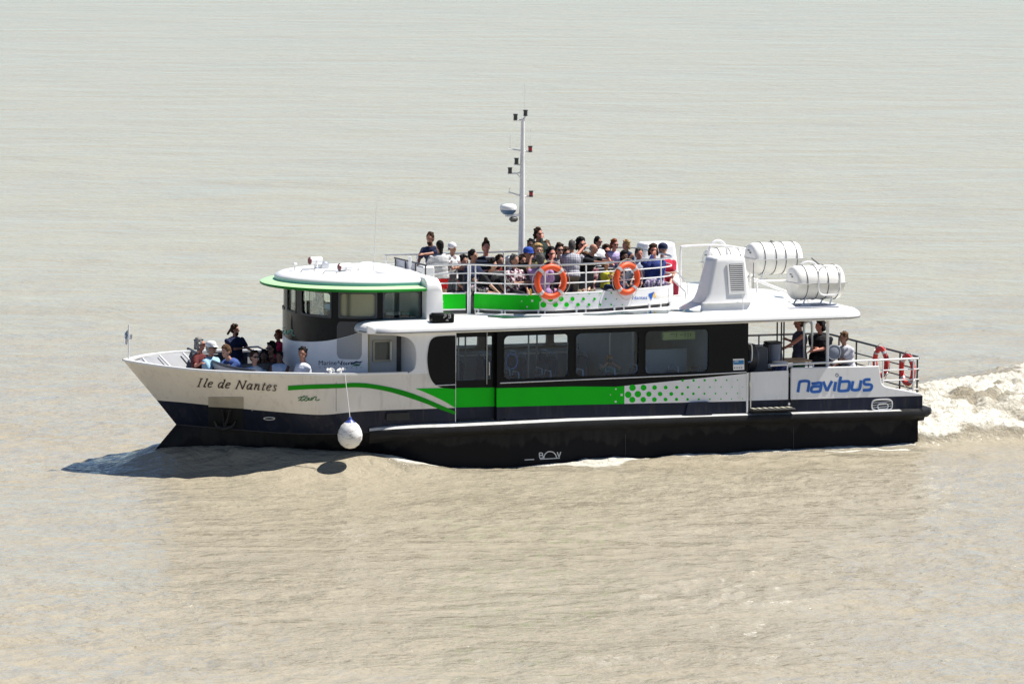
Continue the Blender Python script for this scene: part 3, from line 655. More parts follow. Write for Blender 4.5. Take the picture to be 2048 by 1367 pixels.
# ---- wheelhouse ---------------------------------------------------
WC, WA, WBb = -3.95, 1.32, 1.86                    # ellipse centre u, semi axes (u, v)
def wh(s_, k=1.0, ex=2.25):                        # s in degrees: 0 = bow centre, negative = port side; beyond 90 straight aft
    a = abs(s_); sg = -1 if s_ < 0 else 1
    if a <= 90:
        c, s2 = math.cos(R(a)), math.sin(R(a)); return WC - WA*k*(c ** (2/ex)), sg * WBb*k*(s2 ** (2/ex))
    return WC + (a - 90) * .02, sg * WBb * k
def wh_s(x, y=620):                                # which s lies at pixel column x (port side)
    lo, hi = -150.0, 28.0
    for _ in range(40):
        m_ = (lo + hi)/2; u, v = wh(m_); X = px(u, v, 3.3)[0]
        if X > x: lo = m_
        else: hi = m_
    return m_
def wh_w(s_, y): u, v = wh(s_); y0 = px(u, v, 2.5)[1]; y1 = px(u, v, 3.5)[1]; return 2.5 + (y - y0)/(y1 - y0)
def wfn(k=1.0, off=0.0):
    def f(a, b, d=0):
        u, v = wh(a); u2, v2 = wh(a, 1.0); q = Vector((u - WC, v, 0)); 
        n = Vector((q.x / WA**2, q.y / WBb**2, 0)).normalized() if abs(a) <= 90 else Vector((0, math.copysign(1, v), 0))
        return Vector((u, v, b)) + n * (off - d)
    return f
def wband(name, lo, hi, holes, m, s0, s1, off=0.0, t=.05, n=40, parent=boat):
    # strip built from narrow columns; columns crossing a window hole are split above and below it
    mb = MB(); f = wfn(1, off); fi_ = wfn(1, off - t); cuts = sorted(set([s0 + (s1 - s0)*i/n for i in range(n+1)] + [c for h in holes for c in (h[0], h[2])]))
    cuts = [c for c in cuts if s0 <= c <= s1]
    for a, b in zip(cuts, cuts[1:]):
        if b - a < 1e-5: continue
        mid = (a + b)/2; segs = [(lo, hi)]
        for h in holes:
            if h[0] - 1e-6 <= mid <= h[2] + 1e-6: segs = [(lo, lambda s_, h=h: h[1]), (lambda s_, h=h: h[3], hi)]
        for l_, h_ in segs:
            mb.add([f(a, l_(a)), f(b, l_(b)), f(b, h_(b)), f(a, h_(a))], [(0,1,2,3)]); mb.add([fi_(a, l_(a)), fi_(b, l_(b)), fi_(b, h_(b)), fi_(a, h_(a))], [(0,1,2,3)])
    for h in holes:
        for (p, q) in (((h[0], h[1]), (h[0], h[3])), ((h[2], h[1]), (h[2], h[3]))): mb.add([f(*p), f(*q), fi_(*q), fi_(*p)], [(0,1,2,3)])
        n2 = 8
        for z in (h[1], h[3]):
            for i in range(n2):
                a = h[0] + (h[2]-h[0])*i/n2; b = h[0] + (h[2]-h[0])*(i+1)/n2; mb.add([f(a, z), f(b, z), fi_(b, z), fi_(a, z)], [(0,1,2,3)])
    return mb.build(name, m, parent, smooth=40)
WWIN = []
for (x0, x1, y0, y1) in ((603, 662, 582, 631), (679, 752, 586, 635), (767, 839, 583, 637)):
    s0, s1 = wh_s(x0), wh_s(x1); sm_ = (s0 + s1)/2
    WWIN.append((min(s0, s1), wh_w(sm_, y1), max(s0, s1), wh_w(sm_, y0)))

wtop = 3.63
lowx = [(584, 680.5), (600, 682), (620, 683), (640, 682.3), (660, 680), (680, 676), (705, 669), (722, 662.5), (738, 655), (760, 648), (860, 630)]
tab_s = sorted([(wh_s(x), wh_w(wh_s(x), y)) for x, y in lowx]); smin = tab_s[0][0]
def wave(s_):
    s2 = -abs(s_); 
    if s2 > tab_s[-1][0]: return tab_s[-1][1]
    return interp(tab_s, s2)
SA = wh_s(845)
sEnd = wh_s(736)
mir = [(-h[2], h[1], -h[0], h[3]) for h in WWIN]
holes_all = WWIN + mir + [(-6.5, WWIN[0][1], 6.5, WWIN[0][3])]
wband('wheelhouse_wall', wave, lambda s_: wtop, holes_all, M_BLACKG, SA, -SA, n=80)
wband('wheelhouse_skirt', lambda s_: 1.15, lambda s_: wave(s_) - .002, [], mat('wheelhouse_white', (.86, .86, .88), .35, var=.06), sEnd, -sEnd, n=60)
M_PAINTVIEW = mat('painted_glass_view', (.30, .29, .18), .45, var=.08, vs=2)  # opaque beige paints the water seen through and mirrored in the glass
def wwin(h, m, parent=boat):
    mb = MB(); f = wfn(1, -.02); n = 8
    for i in range(n):
        a = h[0] + (h[2]-h[0])*i/n; b = h[0] + (h[2]-h[0])*(i+1)/n
        mb.plate([(a, h[1]), (b, h[1]), (b, h[3]), (a, h[3])], [], f, .005)
    o = mb.build('window', m, parent, smooth=40)
    # frame with rounded inner corners
    mb = MB(); f2 = wfn(1, .012); wd = h[2]-h[0]; hh = h[3]-h[1]; u1, v1 = wh(h[0]); u2, v2 = wh(h[2]); L = math.hypot(u2-u1, v2-v1); ks = wd / L; r = .07
    outer = [(h[0] + a*ks, h[1] + b) for a, b in rrect(-.02, -.02, L+.02, hh+.02, .03, 5)]; inner = [(h[0] + a*ks, h[1] + b) for a, b in rrect(.02, .02, L-.02, hh-.02, r, 5)]
    N = len(outer)
    for i in range(N):
        j = (i+1) % N; k_ = 4 if (outer[i][0]-outer[j][0])**2 > 30 else 1
        for q in range(k_):
            A = [outer[i][c] + (outer[j][c]-outer[i][c])*q/k_ for c in (0,1)]; B = [outer[i][c] + (outer[j][c]-outer[i][c])*(q+1)/k_ for c in (0,1)]
            C = [inner[i][c] + (inner[j][c]-inner[i][c])*(q+1)/k_ for c in (0,1)]; D = [inner[i][c] + (inner[j][c]-inner[i][c])*q/k_ for c in (0,1)]
            mb.add([f2(*A), f2(*B), f2(*C), f2(*D)], [(0,1,2,3)])
    mb.build('window_frame', M_DGREY, o, smooth=40, recalc=False); return o
for i, h in enumerate(holes_all): wwin(h, M_GLASS2 if i != 1 else M_PAINTVIEW)
# added sheet of painted water view, console and back wall inside the wheelhouse
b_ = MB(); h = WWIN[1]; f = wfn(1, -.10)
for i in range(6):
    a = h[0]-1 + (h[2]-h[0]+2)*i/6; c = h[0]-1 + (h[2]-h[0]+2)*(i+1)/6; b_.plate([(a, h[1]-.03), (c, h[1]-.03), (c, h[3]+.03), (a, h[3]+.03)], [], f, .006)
b_.build('painted_view_sheet', M_PAINTVIEW, boat)
b_ = MB(); b_.box((-3.02, -1.8, 3.02), (-2.98, 1.8, 3.66)); b_.box((-4.2, -1.5, 2.3), (-3.1, 1.5, 2.36)); b_.build('wheelhouse_lining', M_DGREY, boat)
b_ = MB(); b_.bbox((-3.95, -1.6, 2.36), (-3.2, -.6, 3.10), .03); cn = b_.build('chart_table', M_DGREY, boat)
b_ = MB(); b_.box((-3.75, -1.62, 3.105), (-3.45, -1.3, 3.17)); b_.build('papers', M_WHITE, cn)
b_ = MB(); b_.box((-3.4, -1.6, 3.11), (-3.2, -1.35, 3.15)); b_.box((-3.85, -1.55, 3.105), (-3.77, -1.4, 3.14)); b_.build('binder', mat('teal_binder', (.03, .3, .3), .5), cn)
b_ = MB(); b_.bbox((-5.0, -.9, 2.9), (-4.6, .9, 3.15), .03); b_.build('helm_console', M_DGREY, boat)
# faint lower hatch outline on the skirt
s0, s1 = wh_s(674), wh_s(724); 
for nm, k0, k1, m_ in (('side_hatch', 643, 718, mat('hatch_film', (.36, .37, .39), .3)),):
    sm_ = (s0 + s1)/2; wa_, wb_ = wh_w(sm_, k1), wh_w(sm_, k0); u1, v1 = wh(s0); u2, v2 = wh(s1); L = math.hypot(u2-u1, v2-v1); ks = (s1 - s0)/L
    pol = [(s0 + a*ks, wa_ + b) for a, b in rrect(0, 0, L, wb_ - wa_, .1, 5)]
    lowp = [p for p in pol]; mb = MB(); f = wfn(1, .004)
    n = 16
    def colspan(s_):                                # vertical extent of the outline at column s
        ys = []
        for i in range(len(pol)):
            (xa, ya), (xb, yb) = pol[i], pol[(i+1) % len(pol)]
            if (xa - s_)*(xb - s_) <= 0 and abs(xa - xb) > 1e-9: ys.append(ya + (yb-ya)*(s_-xa)/(xb-xa))
        return (min(ys), max(ys)) if ys else (wa_, wa_)
    lo2 = min(s0, s1); hi2 = max(s0, s1)
    for i in range(n):
        a = lo2 + (hi2-lo2)*(i+.02)/n; b = lo2 + (hi2-lo2)*(i+.98)/n; b = lo2 + (hi2-lo2)*(i+1)/n - 1e-4
        la, ha = colspan(a + 1e-4); lb_, hb_ = colspan(b)
        ha2, hb2 = min(ha, wave(a) - .01), min(hb_, wave(b) - .01)
        mb.add([f(a, la), f(b, lb_), f(b, hb2), f(a, ha2)], [(0,1,2,3)], 0)
        mb.add([f(a, max(wave(a) + .005, la)), f(b, max(wave(b) + .005, lb_)), f(b, max(hb_, wave(b) + .005)), f(a, max(ha, wave(a) + .005))], [(0,1,2,3)], 1)
    mb.build(nm, [m_, mat('hatch_dark', (.035, .033, .04), .3)], boat, recalc=False, smooth=40)
# lettering on wheelhouse
def whp(off=.006):
    def g_(x, y):
        s_ = wh_s(x); return wfn(1, off)(s_, wh_w(s_, y))
    return g_
text('company_name', 'Marine', whp(), 638, 729.5, 9, M_NTXT, width=36)
text('company_amp', '&', whp(), 675.5, 726, 5.5, M_NTXT)
strokes('company_script', [[(681, 729), (685, 721), (683, 728.5), (685, 729)], [(689.5, 724), (687, 726), (688, 729), (691, 727.5), (689.5, 724)], [(694, 724), (693, 729), (695, 728.5)], [(697, 724.5), (697, 729), (699, 725), (702, 724)], [(702.5, 726.5), (705.5, 724.5), (703.5, 724), (702, 728), (705, 729)]], whp(), 1.5, M_NTXT, nib=(R(20), .7), k=4)
decal('company_wave', [[(702, 728), (707, 724), (713, 721.5), (718, 723), (726, 721.5), (721, 726), (713, 725.5), (708, 728)], ], whp(), M_NTXT)
decal('company_wave_lower', [[(704, 731), (708, 729), (713, 727), (718, 728), (722, 726.8), (719, 731), (712, 731.5)]], whp(), M_GTXT)
text('company_trade', 'CROISIERES', whp(), 638, 736, 3.2, M_GREYT, width=86, spacing=2.6)
def whf(x, y): s_ = wh_s(x); return wfn(1, .008)(s_, wh_w(s_, y))
strokes('wheelhouse_mark', [[(571.5, 659.5), (567, 660), (565, 665), (568, 668), (571, 663.5), (572.5, 659.5), (572, 667), (574, 667)], [(575, 669), (577.5, 660.5), (576.5, 667.5)], [(577, 665.5), (582, 659.5), (585, 659.5), (584.5, 667), (587, 670.5), (590, 670.8)], [(565, 656), (570, 653.8)]], whf, 1.7, M_TEAL, nib=(R(30), 1.0), k=4)

# visor, dome roof and side pillar
def oval(cu, au, av, uend, n=28):
    pts = [Vector((cu - au*math.cos(R(a)), -av*math.sin(R(a)), 0)) for a in [90 - 180*i/n for i in range(n+1)]]
    pts = [Vector((cu - au*math.cos(R(t)), av*math.sin(R(t)), 0)) for t in [-90 + 180*i/n for i in range(n+1)]]
    return [Vector((uend, -av, 0))] + pts + [Vector((uend, av, 0))]
vz = MB(); rings = []
for w_, k in ((3.635, -.10), (3.63, 0), (3.655, .03), (3.69, .02), (3.715, -.05), (3.735, -.32)):
    rings.append([Vector((p.x, p.y, w_)) for p in oval(-3.6, 2.22 + k, 2.10 + k, -3.02 if w_ < 3.7 else -3.01)])
vz.loft(rings, True, False); vz.add(rings[0], [tuple(reversed(range(len(rings[0]))))])
nv = len(rings[0])
for i in range(len(vz.m)): vz.m[i] = 1 if i < nv*3 or i == len(vz.m) - 1 else 0
vz.build('visor', [M_VISOR, mat('visor_edge_shaded', (.02, .24, .03), .4, spec=.2)], boat, smooth=50)  # pale top and dark edge carry light and shade as colour
dm = MB(); rings = []
for w_, k in ((3.70, -.30), (3.735, -.285), (3.79, -.27), (3.84, -.30), (3.885, -.40), (3.92, -.62), (3.94, -.95), (3.95, -1.35)):
    rings.append([Vector((p.x, p.y, w_)) for p in oval(-3.6, 2.22 + k, 2.10 + k, -2.9)])
dm.loft(rings, True, False); dm.add(rings[-1], [tuple(range(len(rings[-1])))])
M_TEALED = mat('roof_edge_teal', (.16, .40, .42), .4)
for i in range(len(dm.m)): 
    if i < len(rings[0]) * 2: dm.m[i] = 1
dm.build('wheelhouse_roof', [M_WHITE, M_TEALED], boat, smooth=60)
pl = MB()
def pillar_ring(v, h0, r): return [Vector((a, v, b)) for a, b in quadr([(-3.06, 2.95), (-3.06, h0), (-2.72 - r*0, h0), (-2.68, 2.95)], [.01, .06, .13, .01], 5)]
rs = [pillar_ring(-2.13, 3.66, 0), pillar_ring(-2.12, 3.74, 0), pillar_ring(-2.07, 3.83, 0), pillar_ring(-1.95, 3.90, 0), pillar_ring(1.95, 3.90, 0), pillar_ring(2.07, 3.83, 0), pillar_ring(2.12, 3.74, 0), pillar_ring(2.13, 3.66, 0)]
pl.loft(rs, True, True); pl.build('wheelhouse_bulkhead', M_WHITE, boat, smooth=50)
# side deck: bulkhead and door with framed window
sd1 = MB(); sv = -1.62; ul, ur_ = loc(738, 700, sv)[0], loc(793, 700, sv)[0]
sd1.box((ul - .3, sv, 1.15), (ur_ , sv + .05, 2.8)); 
sdd = sd1.build('foredeck_door', mat('door_paint', (.55, .56, .56), .4, var=.06), boat)
fx0, wz1 = loc(745, 680, sv); fx1, wz0 = loc(783, 722, sv)
g = MB(); g.plate(rrect(fx0, wz0, fx1, wz1, .03, 3), [rrect(fx0+.04, wz0+.04, fx1-.06, wz1-.04, .02, 3)], flat(sv - .03), .03); g.build('window_frame', mat('bronze_frame', (.35, .33, .27), .4, metal=.4), sdd)
g = MB(); g.plate(rrect(fx0+.04, wz0+.04, fx1-.06, wz1-.04, .02, 3), [], flat(sv - .012), .008); g.build('pane', mat('dark_pane', (.04, .055, .05), .08, spec=.7), sdd)
g = MB(); g.tube([(fx1 - .03, sv - .05, wz0 + .03), (fx1 - .03, sv - .05, wz1 - .03)], .018); g.build('grab_bar', M_STEEL, sdd)
bk = MB(); bk.box((ur_, sv + .0, 1.15), (ur_ + .10, sv + .04, 2.8), 1); bk.box((ur_ + .10, sv, 1.15), (ur_ + .42, sv + .05, 2.8), 2); bk.box((-3.42, -2.46, 1.15), (-3.38, sv, 2.8), 0)
bk.build('cabin_bulkhead', [M_PANEL, M_DGREY, M_GREY], boat)
g = MB(); g.tube([P3(737, 664, -1.75), P3(737, 744, -1.75)], .02); g.box(tuple(P3(733, 744, -1.8)), tuple(P3(736, 728, -1.72)), 0); g.build('corner_post', mat('brass_trim', (.45, .40, .22), .45), boat)

# roof-top gear of the wheelhouse
def cyl(mb, p, q, r, n=14, mi=0, r2=None): mb.tube([p, Vector(p).lerp(Vector(q), .02), Vector(p).lerp(Vector(q), .98), q], [r*.9, r, r2 or r, (r2 or r)*.92], n, mi=mi)
def searchlight(x, y, v):
    c = P3(x, y, v); mb = MB(); a = Vector((-1, -.15, 0)).normalized()
    cyl(mb, c - a*.13, c + a*.13, .085); o = mb.build('searchlight', M_WHITE, boat, smooth=40)
    m2 = MB(); cyl(m2, c + a*.13, c + a*.145, .075); m2.build('lens', mat('red_lens', (.16, .01, .02), .15), o)
    m3 = MB(); m3.tube([(c.x, c.y, c.z - .02), (c.x, c.y, 3.9)], .025); m3.bbox((c.x - .09, c.y - .09, 3.90), (c.x + .1, c.y + .09, 3.96), .02); m3.tube([c + Vector((0, -.1, .02)), c + Vector((0, -.1, -.1)), c + Vector((0, .1, -.1)), c + Vector((0, .1, .02))], .012); m3.build('bracket', M_WRAIL, o)
searchlight(631, 521, .1); searchlight(690, 534, -.55)
g = MB(); c = P3(590, 528, .2); g.tube([(c.x, c.y, 3.9), (c.x, c.y, c.z)], .015); g.ell((c.x, c.y, c.z), .05, .05, .03); g.build('gps_antenna', M_WHITE, boat)
g = MB(); c = P3(644, 527, .3); g.bbox((c.x - .06, c.y - .1, 3.93), (c.x + .14, c.y + .1, c.z + .04), .03); g.build('horn', mat('chrome_horn', (.6, .62, .66), .2, metal=.7), boat)
g = MB(); c = P3(788, 545, -1.05); n = 20
g.loft([[Vector((c.x + a*math.cos(t), c.y + b*math.sin(t), z)) for t in [2*math.pi*i/n for i in range(n)]] for a, b, z in ((.42, .30, 3.89), (.43, .31, 3.92), (.40, .28, 3.965), (.3, .2, 3.99), (.1, .07, 4.0))], True, True); g.build('roof_hatch', M_WHITE, boat, smooth=60)
g = MB(); g.tube([Vector((-3.98, -.55, 3.93)), Vector((-3.98, -.55, 4.0))], .03); b0 = P3(747, 548, -.9); t0 = P3(753, 405, -.9); g.tube([b0 - Vector((0,0,.05)), b0.lerp(t0, .5), t0], [.010, .006, .003], 6); g.build('whip_antenna', M_WRAIL, boat)
for x, y, v in ((660, 545, -.9), (616, 541, -.4)):
    g = MB(); c = P3(x, y, v); g.tube([c + Vector((-.16, 0, -.03)), c + Vector((-.12, 0, .03)), c + Vector((.12, .02, .03)), c + Vector((.16, .02, -.03))], .012); g.build('grab_rail', M_STEEL, boat)

# ---- funnels ------------------------------------------------------
def funnel(sg):
    def V_(u, v, w_): return Vector((u, sg * v, w_))
    mb = MB(); lv = [(3.20, 3.10, 4.24, -2.24, -1.50), (3.26, 3.16, 4.22, -2.22, -1.52), (3.40, 3.22, 4.20, -2.205, -1.54), (4.05, 3.38, 4.13, -2.13, -1.6), (4.13, 3.40, 4.12, -2.12, -1.61), (4.155, 3.44, 4.08, -2.09, -1.64)]
    rings = []
    for w_, a, b, v0, v1 in lv:
        rings.append([V_(p[0], -p[1], w_) for p in rrect(a, -v1 * -1 if 0 else v0, b, v1, .09, 4)] if 0 else [V_(p[0], p[1] * -1 * -1, w_) for p in rrect(a, v0, b, v1, .09, 4)])
    mb.loft(rings, True, True); o = mb.build('funnel', M_WHITE, boat, smooth=45)
    # louvre
    f = lambda a, b, d=0: V_(a, -2.215 + (b - 3.3)*.105 - .004 + d, b)
    m2 = MB(); u0, u1 = loc(1459, 560, -2.15)[0], loc(1486, 560, -2.15)[0]; w0, w1 = 3.43, 4.01
    m2.plate([(u0 - .04, w0 - .04), (u1 + .04, w0 - .04), (u1 + .02, w1 + .03), (u0 - .06, w1 + .03)], [[(u0, w0), (u1, w0), (u1 - .02, w1), (u0 - .02, w1)]], lambda a, b, d=0: f(a, b, d - .016), .016)
    lo = m2.build('louvre', M_WHITE, o)
    m3 = MB(); m3.plate([(u0, w0), (u1, w0), (u1 - .02, w1), (u0 - .02, w1)], [], lambda a, b, d=0: f(a, b, d - .003), .002, 0); m3.build('louvre_opening', mat('louvre_black', (.01, .01, .012), .7), lo)
    m4 = MB(); N = 14
    for i in range(N):
        wz = w0 + (w1 - w0)*(i + .5)/N; m4.plate([(u0, wz - .012), (u1, wz - .012), (u1 - .004, wz + .008), (u0 - .004, wz + .008)], [], lambda a, b, d=0: f(a, b, d - .014), .009)
    m4.build('slats', M_WHITE, lo)
    return o
funnel(1); funnel(-1)
# ================================================================== upper deck
UD = 2.97                                           # walking surface of the open deck
near_plan = [(-2.72,-1.22),(-2.2,-1.24),(-1.7,-1.32),(-1.45,-1.52),(-1.2,-1.72),(-.8,-1.93),(-.3,-2.0),(.3,-1.97),(.9,-1.87),(1.65,-1.66),(2.2,-1.45),(2.6,-1.26),(2.88,-1.0),(3.02,-.65),(3.06,-.2)]
far_plan = [(3.08,.5),(3.05,1.2),(2.85,1.52),(2.4,1.64),(1.4,1.6),(.4,1.42),(-.6,1.32),(-1.6,1.3),(-2.72,1.3)]
NP = smooth_poly([(a, b, 0) for a, b in near_plan], 5); FP = smooth_poly([(a, b, 0) for a, b in near_plan[-2:] + far_plan], 5)[5:]
ALLP = NP + FP
def plan_off(pts, d):
    o = []
    for i, p in enumerate(pts):
        a = pts[max(i-1, 0)]; b = pts[min(i+1, len(pts)-1)]; t = (b - a).normalized(); n = Vector((t.y, -t.x, 0)); o.append(p + n * d)
    return o
fl_ = MB(); vs = [Vector((p.x, p.y, UD)) for p in plan_off(ALLP, -.03)]; vb = [Vector((p.x, p.y, 3.0 - .2)) for p in plan_off(ALLP, -.03)]
fl_.add(vs, [tuple(range(len(vs)))]); fl_.build('open_deck', mat('open_deck_paint', (.20, .21, .23), .7, var=.15), boat, smooth=None)
# dark strip painting the shaded gap below the edge, and bulwark band
cm = MB(); q = plan_off(ALLP, -.05); cm.loft([[Vector((p.x, p.y, 2.98)) for p in q], [Vector((p.x, p.y, 3.2)) for p in q]], closed=False); cm.build('dark_gap_strip', M_DRAIL, boat, recalc=False)
BT, BB = 3.475, 3.165
def rng(pts, u0, u1): return [p for p in pts if u0 <= p.x <= u1]
def wall_band(name, pts, z0, z1, m, t=.03, parent=boat, off=0.0):
    mb = MB(); a = plan_off(pts, off + t); b = plan_off(pts, off); rs = []
    for p, r_ in zip(a, b): rs.append([Vector((p.x, p.y, z0)), Vector((p.x, p.y, z1)), Vector((r_.x, r_.y, z1)), Vector((r_.x, r_.y, z0))])
    mb.loft(rs, True, True); return mb.build(name, m, parent, smooth=40)
fwd = [p for p in NP if p.x <= -1.86]; aft = [p for p in ALLP if not (p in NP and p.x < -1.78)]
G_SPLIT = loc(1068, 600, -1.95)[0]
m_upw = mat('upper_bulwark_white', (.74, .75, .76), .35, var=.05)
mb = MB()
def seg_band(pts, mi):
    a = plan_off(pts, .03); b = pts; rs = [[Vector((p.x, p.y, BB)), Vector((p.x, p.y, BT)), Vector((r_.x, r_.y, BT)), Vector((r_.x, r_.y, BB))] for p, r_ in zip(a, b)]
    mb.loft(rs, True, True, mi)
aftN = [p for p in NP if p.x >= -1.78]; gI = next(i for i, p in enumerate(aftN) if p.x > G_SPLIT)
seg_band(fwd, 0); seg_band(aftN[:gI+1], 0); seg_band(aftN[gI:] + FP, 1)
ubw = mb.build('upper_bulwark', [M_GREEN, m_upw], boat, smooth=40)
for z in (BB - .012, BT + .008):
    for s_, pts in (('a', fwd), ('b', aftN + FP)):
        g = MB(); g.tube([Vector((p.x, p.y, z)) for p in plan_off(pts, .015)], .019, 6); g.build('bulwark_edge', M_WRAIL, ubw)
# map pixels to the band
BO = plan_off(NP, .034)
def on_band(x, y):
    lo, hi = 0.0, len(BO) - 1.001
    def at(s_): i = int(s_); return BO[i].lerp(BO[i+1], s_ - i)
    for _ in range(34):
        m_ = (lo + hi)/2; p = at(m_)
        if px(p.x, p.y, 3.3)[0] < x: lo = m_
        else: hi = m_
    p = at(m_); y0 = px(p.x, p.y, 3.0)[1]; y1 = px(p.x, p.y, 4.0)[1]
    i = int(m_); t = (BO[i+1] - BO[i]).normalized(); n = Vector((t.y, -t.x, 0)); return Vector((p.x, p.y, 3.0 + (y - y0)/(y1 - y0))) + n * .003
SB = 3.938; dd = []
for y, xs, rs in ((148, (855,948,1033,1122,1208,1295,1383,1470), (25,22,20,17,13,11,8,5)), (193, (893,988,1076,1165,1252,1340,1427,1514), (24,21,19,15,12,9,7,5)), (100, (905,990,1076,1165,1252,1340,1427), (22,20,17,14,12,9,7))):
    for x, r in zip(xs, rs):
        cx, cy = 860 + x/SB, 560 + y/SB; poly = dot(cx, cy, r/SB)
        p0 = on_band(cx, cy); poly = [(a, b) for a, b in poly]; pts = [on_band(a, b) for a, b in poly]
        dd.append(poly)
mbd = MB()
for poly in dd:
    pts = []
    for a, b in poly: p = on_band(a, b); p.z = max(BB + .012, min(BT - .012, p.z)); pts.append(p)
    mbd.add(pts, [tuple(range(len(pts)))])
mbd.build('green_dots', M_GREEN, ubw, smooth=None, recalc=False)
decal('white_gaps', [star(860 + 805/SB, 560 + 162/SB, 3.4), star(860 + 722/SB, 560 + 165/SB, 1.6), star(860 + 765/SB, 560 + 210/SB, 2.2), star(860 + 765/SB, 560 + 118/SB, 2.2)], on_band, m_upw, ubw)
text('city_name', 'Nantes', on_band, 1264.5, 598.5, 6.6, M_BLUE, ubw, width=30, bold=.006, rise=-.02)
decal('city_logo', [[(1296, 588), (1309, 583), (1305, 590.5), (1302.5, 600.5)]], on_band, M_BLUE, ubw)
decal('city_logo_yellow', [[(1306, 588), (1310.5, 584), (1309.5, 590), (1304.8, 595)], [(1308, 592), (1313, 590), (1310.5, 596)]], on_band, M_YEL, ubw)
text('city_word', 'Métropole', on_band, 1312, 597, 6.0, mat('faded_gold_lettering', (.62, .60, .52), .5), ubw, width=26, rise=-.12)
text('city_small', 'COMMUNAUTE', on_band, 1265, 603.5, 2.2, mat('faint_lettering', (.60, .60, .62), .5), ubw, width=34)
# gate in the rail (double white posts with fold-out bracket)
g = MB(); 
for u_ in (-1.84, -1.80): g.tube([(u_, -1.33, 2.99), (u_, -1.33, 4.08)], .02)
g.build('rail_gate', M_WRAIL, boat)
g = MB(); g.tube([P3(874, 586, -1.28), P3(886, 604, -1.28), P3(878, 602, -1.28), P3(874, 592, -1.28)], .012); g.build('bracket', M_WRAIL, boat)
# rails
rail = MB(); zs = (4.08, 3.90, 3.70)
def pts_z(pts, z): return [Vector((p.x, p.y, z)) for p in pts]
RT = MB(); RT.tube(pts_z(NP, 4.08), .021); RT.tube(pts_z(FP, 4.08), .021)
rail_near = RT.build('top_rail', M_STEEL, boat)
RM = MB()
for z in zs[1:]: RM.tube(pts_z(NP, z), .013); RM.tube(pts_z(FP, z), .013)
RM.build('mid_rails', M_WRAIL, rail_near)
def near_at(x):
    lo, hi = 0.0, len(NP) - 1.001
    for _ in range(30):
        m_ = (lo+hi)/2; i = int(m_); p = NP[i].lerp(NP[i+1], m_ - i)
        if px(p.x, p.y, 3.8)[0] < x: lo = m_
        else: hi = m_
    return p
post0 = None
for x in (951, 1010, 1090, 1172, 1248, 1322, 1343):
    p = near_at(x); g = MB(); g.tube([(p.x, p.y, 3.0), (p.x, p.y, 4.08)], .017); g.build('post', M_WRAIL, rail_near)
for u_, v_ in ((3.06, .4), (2.85, 1.52), (2.0, 1.63), (1.0, 1.53), (0, 1.36), (-1, 1.3), (-2, 1.3), (-2.7, 1.3)):
    g = MB(); g.tube([(u_, v_, 3.0), (u_, v_, 4.08)], .017); g.build('post', M_WRAIL, rail_near)
# low pipe outboard and its brackets
lowp = [Vector((p.x, p.y, 3.07)) for p in plan_off([p for p in NP if -1.6 < p.x < 2.95], .22)]
g = MB(); g.tube(lowp, .022); lpo = g.build('side_pipe', M_WRAIL, boat)
for i in range(2, len(lowp), 7):
    p = lowp[i]; g = MB(); g.tube([p, p + Vector((0, .0, -.05))], .018); g.tube([(p.x, p.y + .2, 3.0), (p.x, p.y + .2, 3.17)], .022); g.build('pipe_bracket', M_WRAIL, lpo)
g = MB(); cab = smooth_poly([P3(1128, 634, -2.3), P3(1145, 641, -2.3), P3(1165, 640, -2.3), P3(1200, 634, -2.3), P3(1262, 626, -2.3), P3(1278, 633, -2.3), P3(1300, 633, -2.3)], 5); g.tube(cab, .007, 6); g.build('loose_cable', M_DRAIL, boat)
# forward rail and screen of the open deck
g = MB(); g.tube([(-2.74, -1.22, 4.08), (-2.74, .65, 4.08)], .02); g.tube([(-2.74, -1.22, 3.85), (-2.74, .65, 3.85)], .012)
for v_ in (-1.2, -.6, 0, .6): g.tube([(-2.74, v_, 3.0), (-2.74, v_, 4.08)], .016)
g.build('forward_rail', M_DRAIL, boat)
g = MB(); g.box((-2.72, -.55, 3.6), (-2.70, .6, 4.05)); g.build('wind_screen', mat('pale_lilac_screen', (.45, .46, .54), .4), boat)
g = MB(); c = P3(850, 541, -.9); g.bbox((c.x - .14, -1.1, 3.0), (c.x + .14, -.75, c.z + .1), .02); g.build('deck_locker', M_WHITE, boat)
g = MB(); c = P3(820, 530, -.5); g.tube([(c.x, -.5, 3.9), (c.x, -.5, c.z + .18)], .035); g.build('vent_pipe', M_WRAIL, boat)
# benches of the open deck
def bench(parent, u0, u1, v, z0, face, L=None, m=M_CUSH, seat_h=.43):
    mb = MB(); mb.bbox((u0, v - .21, z0 + seat_h - .06), (u1, v + .21, z0 + seat_h), .02); b_ = mb.build('bench', m, parent)
    mb = MB(); vb = v - face * .21; mb.bbox((u0, vb - .03, z0 + seat_h + .02), (u1, vb + .03, z0 + seat_h + .42), .02); mb.build('backrest', m, b_)
    for u_ in (u0 + .1, u1 - .1): mb = MB(); mb.box((u_ - .03, v - .17, z0), (u_ + .03, v + .17, z0 + seat_h - .06)); mb.build('leg', M_DGREY, b_)
    return b_
for (u0, u1, v, f) in ((-1.3, -.3, -1.2, -1), (-.2, 1.1, -1.25, -1), (-1.5, 2.4, -.35, -1), (-1.5, 2.4, .42, 1), (-1.4, 2.3, 1.1, -1)): bench(boat, u0, u1, v, UD, f)
